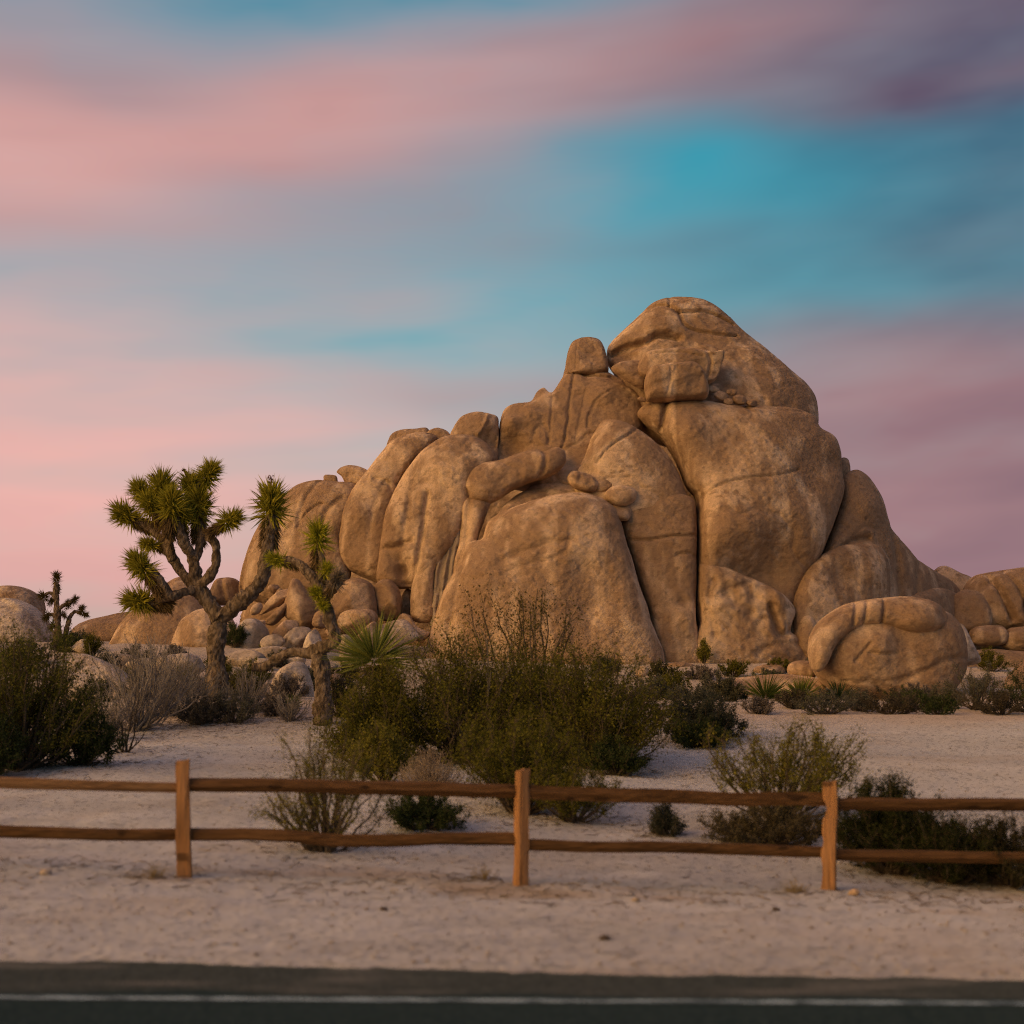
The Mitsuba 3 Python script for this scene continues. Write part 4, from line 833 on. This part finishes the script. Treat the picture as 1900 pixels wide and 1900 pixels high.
for x, Y, h, w, g, lab in [(1240, 40, .75, 1.4, OL, 'green bush at the rock foot, left of the crack'), (1330, 42, .65, 1.2, GG, 'small greyish bush at the rock foot under the pitted slab'), (1380, 43, .55, .8, OL, 'little bush beside the long low outcrop'),
                           (1525, 31, 0.55, 1.38, GG, 'grey scrub in front of the hooded boulder, left one'), (1640, 31, 0.52, 1.72, ((.05, .045, .03), (.12, .10, .07)), 'grey brown scrub under the hooded boulder'), (1730, 30.5, 0.47, 1.15, DK, 'dark scrub right of the hooded boulder foot'),
                           (1800, 32, 0.94, 1.72, GG, 'grey green bush at the back of the sand near the right edge'), (1895, 31, 0.98, 1.61, DK, 'dark bush at the right edge behind the sand'), (1690, 36, .5, .9, GR, 'pale dry scrub against the hooded boulder'),
                           (470, 33, .75, .9, OL, 'green bush between the two joshua trunks'), (440, 28.5, .62, 1.0, GG, 'grey green low bush under the big joshua tree'), (380, 28.2, .55, 1.3, ((.045, .045, .035), (.12, .11, .09)), 'greyish scrub left of the big joshua trunk'),
                           (520, 29.5, .45, .9, GR, 'dry pale scrub left of the bent trunk foot'), (635, 29.5, 1.0, .8, ((.03, .035, .02), (.08, .08, .05)), 'dark bush right of the bent trunk'),
                           (350, 40, .7, .9, OL, 'small green bush left of the big trunk'), (318, 44, .55, .7, ((.05, .05, .02), (.11, .1, .04)), 'olive tuft on the grey rubble'), (135, 52, .8, 1.1, DK, 'dark bush under the small distant joshua tree'),
                           (178, 50, .9, .7, OL, 'green bush on the low left ridge'), (205, 46, .7, .9, GG, 'grey bush below the low left ridge'), (440, 52, .9, .9, DK, 'dark bush under the joshua tree fork'), (500, 51, .4, .5, OL, 'tiny green bush among the tilted slabs'), (1302, 54, .9, .4, YG, 'yellowish plant in the crack foot of the rock'),
                           (270, 34, .6, 1.3, GG, 'grey bush behind the dead shrub'), (310, 37, .55, 1.0, ((.05, .05, .025), (.12, .11, .05)), 'olive bush right behind the dead shrub'), (190, 33, .5, 1.1, GG, 'grey bush behind the low dark left bush'), (450, 36, .6, 1.0, GG, 'grey bush right of the big joshua trunk'),
                           (545, 33, .5, 1.0, GR, 'pale scrub under the grey boulder'), (480, 44, .6, 1.0, OL, 'green bush below the tilted slabs'), (560, 45, .5, .9, GG, 'grey scrub under the pale upright stone'), (410, 45, .7, 1.0, OL, 'green bush right behind the big joshua trunk'),
                           (60, 48, .8, 1.4, GG, 'grey bush behind the big left bush'), (20, 46, .9, 1.2, DK, 'dark bush behind the big left bush at the edge'), (1180, 33, .5, 1.4, GR, 'dry pale scrub right behind the central clump'), (1275, 34, .45, 1.2, GG, 'grey scrub behind the rounded grey green bush'),
                           (1400, 31, .35, .9, GR, 'dry scrub in front of the left yucca'), (1465, 32.5, .4, .8, ((.05, .045, .03), (.12, .10, .07)), 'brown scrub under the bright yucca'), (1580, 32, .45, 1.0, GG, 'grey scrub in front of the hooded boulder, middle one'), (1670, 33, .5, 1.1, DK, 'dark scrub under the belly of the hooded boulder'),
                           (1745, 33, .55, 1.0, GG, 'grey bush at the pale flat slab'), (1845, 30.5, .5, 1.1, ((.05, .045, .03), (.12, .10, .07)), 'brown scrub at the back of the sand near the right edge'), (1760, 55, .8, 1.5, DK, 'dark bush under the far right ridge'), (1830, 52, .8, 1.3, OL, 'green bush at the foot of the far right ridge'),
                           (1120, 48, .7, 1.2, GG, 'grey bush at the foot of the front face'), (1440, 50, .5, .9, OL, 'small green bush at the foot of the pitted slab'), (1500, 50, .55, .9, GG, 'grey bush left behind the hooded boulder'), (245, 41, .6, .9, OL, 'green bush at the end of the low white boulder'),
                           (360, 34.5, .55, 1.0, GR, 'dry grey scrub just left of the big joshua trunk'), (430, 34, .5, 1.0, ((.05, .05, .03), (.12, .115, .07)), 'olive scrub just right of the big joshua trunk'), (590, 40, .6, .9, GG, 'grey bush behind the bent trunk'), (640, 44, .7, 1.2, ((.05, .05, .025), (.12, .11, .05)), 'olive bush right behind the bent trunk'), (520, 48, .5, 1.2, GG, 'grey scrub at the foot of the boulder pile'),
                           (260, 48, .6, 1.4, GG, 'grey scrub at the foot of the smooth rock slope'), (330, 49, .5, .9, GR, 'dry scrub in front of the light boulder'), (1225, 47, .6, 1.3, ((.045, .045, .02), (.11, .105, .045)), 'olive scrub at the rock foot, under the deep crack'), (1300, 47, .5, 1.2, GR, 'dry scrub between the two small bushes at the rock foot'), (1360, 48, .55, 1.2, OL, 'green scrub behind the long low outcrop'),
                           (1420, 46, .45, 1.1, GG, 'grey scrub on the long low outcrop'), (1210, 37, .55, 1.2, GG, 'grey bush right of the central clump'), (1340, 36, .5, 1.2, ((.05, .05, .03), (.12, .115, .06)), 'olive scrub behind the rounded bush at its right'), (160, 56, .6, 1.6, GG, 'grey scrub in front of the low left ridge of rock')]:
    shrub('scrub', lab, x, Y, h, w, g, rng, 36, 7, 32, .04 if Y > 35 else .03)
shrub('dry_grass', 'clump of pale dry grass behind the rail, left of the middle post', 800, 19.5, .55, .95, ((.2, .16, .12), (.34, .28, .22)), rng, 260, 2, 4, .02, wood=((.20, .155, .115), (.34, .28, .22)), cat='grass clump', thin=.5)
shrub('dead_shrub', 'bare grey dead shrub left of the big joshua tree', 265, 27.6, 1.75, 2.4, GR, rng, 46, 16, 0, wood=((.13, .115, .105), (.27, .245, .23)), cat='dead shrub', bare=.25, thin=1.1)
shrub('dead_shrub', 'wide bare dead shrub reaching from the white boulder to the big joshua trunk', 320, 29.6, 1.35, 2.0, GR, rng, 60, 16, 0, wood=((.15, .135, .125), (.30, .275, .26)), cat='dead shrub', bare=.2, thin=1.0)
shrub('dead_shrub', 'pale bare dead shrub under the left bush side', 205, 26.5, 1.0, 1.3, GR, rng, 36, 14, 0, wood=((.14, .125, .115), (.28, .255, .24)), cat='dead shrub', bare=.25)
shrub('dead_shrub', 'bare dead shrub right of the big joshua trunk', 470, 30.0, .95, 1.5, GR, rng, 44, 14, 0, wood=((.14, .125, .115), (.28, .255, .24)), cat='dead shrub', bare=.2)
shrub('dead_shrub', 'small bare dead shrub left of the bent trunk foot', 545, 28.8, .6, 1.0, GR, rng, 36, 12, 0, wood=((.13, .115, .105), (.26, .24, .22)), cat='dead shrub', bare=.25)
shrub('dead_shrub', 'tall thin dead shrub behind the dead thicket, left of the big joshua tree', 290, 35.0, 1.5, 1.8, GR, rng, 40, 14, 0, wood=((.14, .125, .115), (.28, .255, .24)), cat='dead shrub', bare=.25)
shrub('dead_shrub', 'low bare dead shrub in front of the big joshua trunk', 375, 28.6, 1.05, 1.6, GR, rng, 46, 14, 0, wood=((.12, .11, .10), (.25, .23, .21)), cat='dead shrub', bare=.25)
shrub('dead_shrub', 'dark bare twigs right of the low dark left bush', 245, 24.6, .85, 1.2, GR, rng, 10, 9, 0, wood=((.04, .034, .03), (.075, .065, .055)), cat='dead shrub', bare=.3, thin=1.3)
shrub('dead_shrub', 'few pale bare stems sticking out of the central clump', 915, 22.6, 2.0, 1.4, GR, rng, 7, 3, 0, wood=((.11, .095, .085), (.18, .165, .15)), cat='dead shrub', bare=.5)
for x, Y, lab in [(300, 12.5, 'little dry grass tuft at the foot of the left post'), (1460, 13.2, 'little dry grass tuft left of the right post'), (900, 13.3, 'dry grass wisp left of the middle post')]:
    shrub('grass_tuft', lab, x, Y, .16, .3, ((.22, .17, .09), (.33, .26, .14)), rng, 40, 1, 2, .012, wood=((.20, .15, .07), (.34, .26, .13)), cat='grass tuft', thin=.35, group=None)

# ------------------------------------------------------------------ fence
FN = thing('rail_fence', 'brown split rail wooden fence between road and desert', 'fence')
POSTS = [(-300, 1600, 1395, 12.45, 0), (341, 1625, 1411, 12.7, .1), (966, 1640, 1428, 13.0, .55), (1536, 1652, 1450, 13.4, -.3), (2150, 1672, 1474, 13.75, .2)]


def post_mesh(b, t, w, yaw, seed, chips):
    m = trimesh.creation.box((w, w * .92, 1.0)); m = m.subdivide_to_size(.05)
    v = m.vertices.copy()
    hz = v[:, 2] + .5
    r = np.hypot(v[:, 0], v[:, 1])
    v[:, :2] *= np.where(r > w * .55, .93, 1.0)[:, None]                      # worn corners
    L = np.linalg.norm(t - b)
    v[:, 2] = hz * (L + .25) - .25
    v[:, :2] *= (1.06 - .1 * hz)[:, None]
    v[:, 0] += .018 * (meshkit.fbm(np.c_[v[:, 2:] * 3, v[:, :1] * 0, v[:, :1] * 0], 3, seed) - .5)
    v += .016 * (np.stack([meshkit.fbm(np.c_[v[:, :2] * 9, v[:, 2:] * 3] + k, 3, seed + k) for k in range(3)], 1) - .5)
    for z0, dz, side, dp in chips:
        k = np.exp(-((v[:, 2] - z0 * L) / dz) ** 4) * (v[:, 0] * side > w * .2)
        v[:, 0] -= side * dp * k
    top = v[:, 2] > L * .985
    v[top, 2] += (v[top, 0] * .15 + .02 * (meshkit.noise(v[top] * 30, seed) - .5))
    c, s = math.cos(yaw), math.sin(yaw)
    v[:, :2] = v[:, :2] @ np.array([[c, s], [-s, c]])
    v[:, :2] += b[:2] + (t - b)[None, :2] * (v[:, 2:] / L)
    v[:, 2] += b[2]
    return v, m.faces


for i, (x, yb, yt, Y, yaw) in enumerate(POSTS):
    b, t = at(x, yb, Y), at(x + (0, -3, 3, 5, 0)[i], yt, Y)
    if 1 <= i <= 3: b[2] = min(b[2], H(b[0], Y) + .01)
    w = (.112, .118, .105, .13, .12)[i]
    chips = [[], [(.8, .06, -1, .006)], [(.86, .03, 1, .012), (.2, .1, -1, .006)], [(.74, .07, -1, .032), (.44, .05, -1, .018), (.15, .12, -1, .015)], []][i]
    part(FN, 'post', mikit.ply(post_mesh(b, t, w, yaw, 30 + i, chips), 'm_post', smooth=40), ['', '', 'post with a whitish worn top', 'notched orange post', ''][i] or None)
RAILS = [[[(-290, 1432, 12.45), (20, 1450, 12.55), (341, 1459, 12.74)], .045, 1], [[(-290, 1528, 12.45), (20, 1542, 12.55), (341, 1548, 12.74)], .052, 0],
         [[(342, 1456, 12.74), (560, 1459, 12.85), (760, 1463, 12.95), (965, 1469, 13.04)], .062, 0], [[(342, 1550, 12.74), (520, 1552, 12.8), (640, 1560, 12.88), (800, 1557, 12.96), (965, 1559, 13.04)], .052, 0],
         [[(968, 1470, 13.04), (1150, 1475, 13.15), (1320, 1480, 13.3), (1538, 1485, 13.44)], .064, 0], [[(968, 1567, 13.04), (1150, 1569, 13.15), (1320, 1574, 13.3), (1538, 1579, 13.44)], .05, 0],
         [[(1538, 1491, 13.44), (1720, 1491, 13.5), (1900, 1492, 13.6), (2150, 1500, 13.8)], .056, 0], [[(1538, 1585, 13.44), (1720, 1590, 13.5), (1900, 1592, 13.6), (2150, 1605, 13.8)], .055, 0]]
for i, (pts, r, pale) in enumerate(RAILS):
    P = np.array([at(*q) for q in pts]); n = 60
    S = spline(P, n); S[:, 2] += .012 * (meshkit.fbm(np.c_[S[:, :1] * 1.6, S[:, :1] * 0, S[:, :1] * 0 + i], 2, i) - .5) * 2
    sides = 6; a = np.arange(sides) * 2 * math.pi / sides + .35 + .4 * i
    rr = r * (.88 + .3 * meshkit.fbm(np.stack(np.broadcast_arrays(np.linspace(0, 4, n)[:, None], a[None] * 1.3, np.array(i * 7.0)), -1), 3, i))
    rr *= (1 - .35 * (np.abs(np.linspace(-1, 1, n)) > .97))[:, None] * np.array([1, .86, 1.05, .92, 1.1, .85])[None]
    v = S[:, None] + rr[..., None] * np.stack([a * 0, np.cos(a), np.sin(a) * 1.02], 1)[None]
    ib, jb = np.meshgrid(np.arange(n - 1), np.arange(sides), indexing='ij')
    q = np.stack([ib * sides + jb, (ib + 1) * sides + jb, (ib + 1) * sides + (jb + 1) % sides, ib * sides + (jb + 1) % sides], -1).reshape(-1, 4)
    f = np.vstack([q[:, [0, 1, 2]], q[:, [0, 2, 3]]]); vv = np.vstack([v.reshape(-1, 3), S[:1], S[-1:]]); j = np.arange(sides)
    f = np.vstack([f, np.stack([j, (j + 1) % sides, j * 0 + n * sides], 1), np.stack([(n - 1) * sides + (j + 1) % sides, (n - 1) * sides + j, j * 0 + n * sides + 1], 1)])
    part(FN, 'rail', mikit.ply((vv, f), 'm_rail_pale' if pale else 'm_rail', smooth=25), 'paler weathered upper rail at the left' if pale else None)

# ------------------------------------------------------------------ stones and gravel on the sand
def pebble(c, r, seed):
    m = trimesh.creation.icosphere(subdivisions=2, radius=1.0)
    v = m.vertices * (1 + .5 * (meshkit.fbm(m.vertices * 1.3 + seed, 3, seed)[:, None] - .5)) * [r, r * .8, r * .6]
    return v + c, m.faces


for i, (px, py, r, mt, lab) in enumerate([(85, 1624, .05, 'm_rock_pale', 'whitish stone on the sand at the lower left'), (150, 1391, .07, 'm_rock_pale', 'whitish stone in front of the big left bush'), (1122, 1744, .035, 'm_stone', 'dark stone on the sand near the road'),
                                          (1585, 1660, .05, 'm_rock', 'tan stone at the foot of the right post'), (712, 1690, .03, 'm_stone', 'small dark pebble on the sand right of the left post'), (1180, 1672, .035, 'm_rock_pale', 'pale pebble on the sand right of the middle post'), (1440, 1690, .03, 'm_stone', 'dark pebble on the sand left below the right post')]):
    r0 = ray(px, py); Yt = np.linspace(9, 30, 400); Pq = CAM + r0 * (Yt / r0[1])[:, None]
    j = int(np.argmax(Pq[:, 2] < H(Pq[:, 0], Pq[:, 1]))) if py < 1302 else int(np.argmin(np.abs(Pq[:, 2] - H(Pq[:, 0], Pq[:, 1]))))
    k = thing('stone', lab, 'stone')
    scene[k] = mikit.ply(pebble(np.array([Pq[j, 0], Pq[j, 1], H(Pq[j, 0], Pq[j, 1]) + r * .35]), r, i), mt, smooth=True)
rng = np.random.default_rng(3)
n = 9000
gy = 8.4 + 22 * rng.uniform(0, 1, n) ** 1.6; gx = rng.uniform(-1, 1, n) * (2.4 + gy * .36)
ok = gy > edge_y(gx) + .05; gx, gy = gx[ok], gy[ok]; n = len(gx)
base = trimesh.creation.octahedron() if hasattr(trimesh.creation, 'octahedron') else trimesh.creation.icosahedron()
r = .004 + .014 * rng.uniform(0, 1, n) ** 4
bv = np.asarray(base.vertices); bv = bv / np.linalg.norm(bv, axis=1, keepdims=True)
V = (bv[None] * rng.uniform(.6, 1.3, (n, len(bv), 1))) * r[:, None, None] * [1, 1, .7] + np.stack([gx, gy, H(gx, gy) + r * .3], 1)[:, None]
Fg = (np.asarray(base.faces)[None] + np.arange(n)[:, None, None] * len(bv)).reshape(-1, 3)
scene['gravel'] = mikit.ply((V.reshape(-1, 3), Fg), 'm_twig', color=np.repeat(tint(rng, n, (.22, .185, .16), (.40, .36, .325)), len(bv), 0))
labels['gravel'] = {'label': 'loose gravel strewn over the sand', 'category': 'gravel', 'kind': 'stuff'}
pts = []
for px, Y, w in BASES:
    if Y < 30:
        m_ = int(90 * w); rr = rng.normal(0, .42 * w, (m_, 2)); pts.append(np.stack([(px - 950) / F * Y + rr[:, 0], Y + rr[:, 1]], 1))
m_ = 700; pts.append(np.stack([rng.uniform(-5.5, 6, m_), rng.normal(12.6, .5, m_)], 1))
pts = np.vstack(pts); pts = pts[pts[:, 1] > 9.6]; n = len(pts)
an, ln = rng.uniform(0, 2 * math.pi, n), rng.uniform(.03, .16, n)
a_ = np.c_[pts, H(pts[:, 0], pts[:, 1]) + .006]; e_ = pts + np.stack([np.cos(an), np.sin(an)], 1) * ln[:, None]
e_ = np.c_[e_, H(e_[:, 0], e_[:, 1]) + rng.uniform(.004, .03, n)]
P3 = np.stack([a_, (a_ + e_) / 2 + rng.normal(0, .008, (n, 3)), e_], 1)
v, f = tubes(P3, np.broadcast_to(np.array([.003, .0035, .002]), (n, 3)) * rng.uniform(.6, 1.6, (n, 1)), 3)
m = MB(); m.add(v, f, np.repeat(tint(rng, n, (.09, .065, .045), (.24, .20, .16)), 9, 0))
scene['twig_litter'] = m.shape('m_twig')
labels['twig_litter'] = {'label': 'dry twigs lying under the bushes and along the fence', 'category': 'twigs', 'kind': 'stuff'}
print('entries', len(scene))
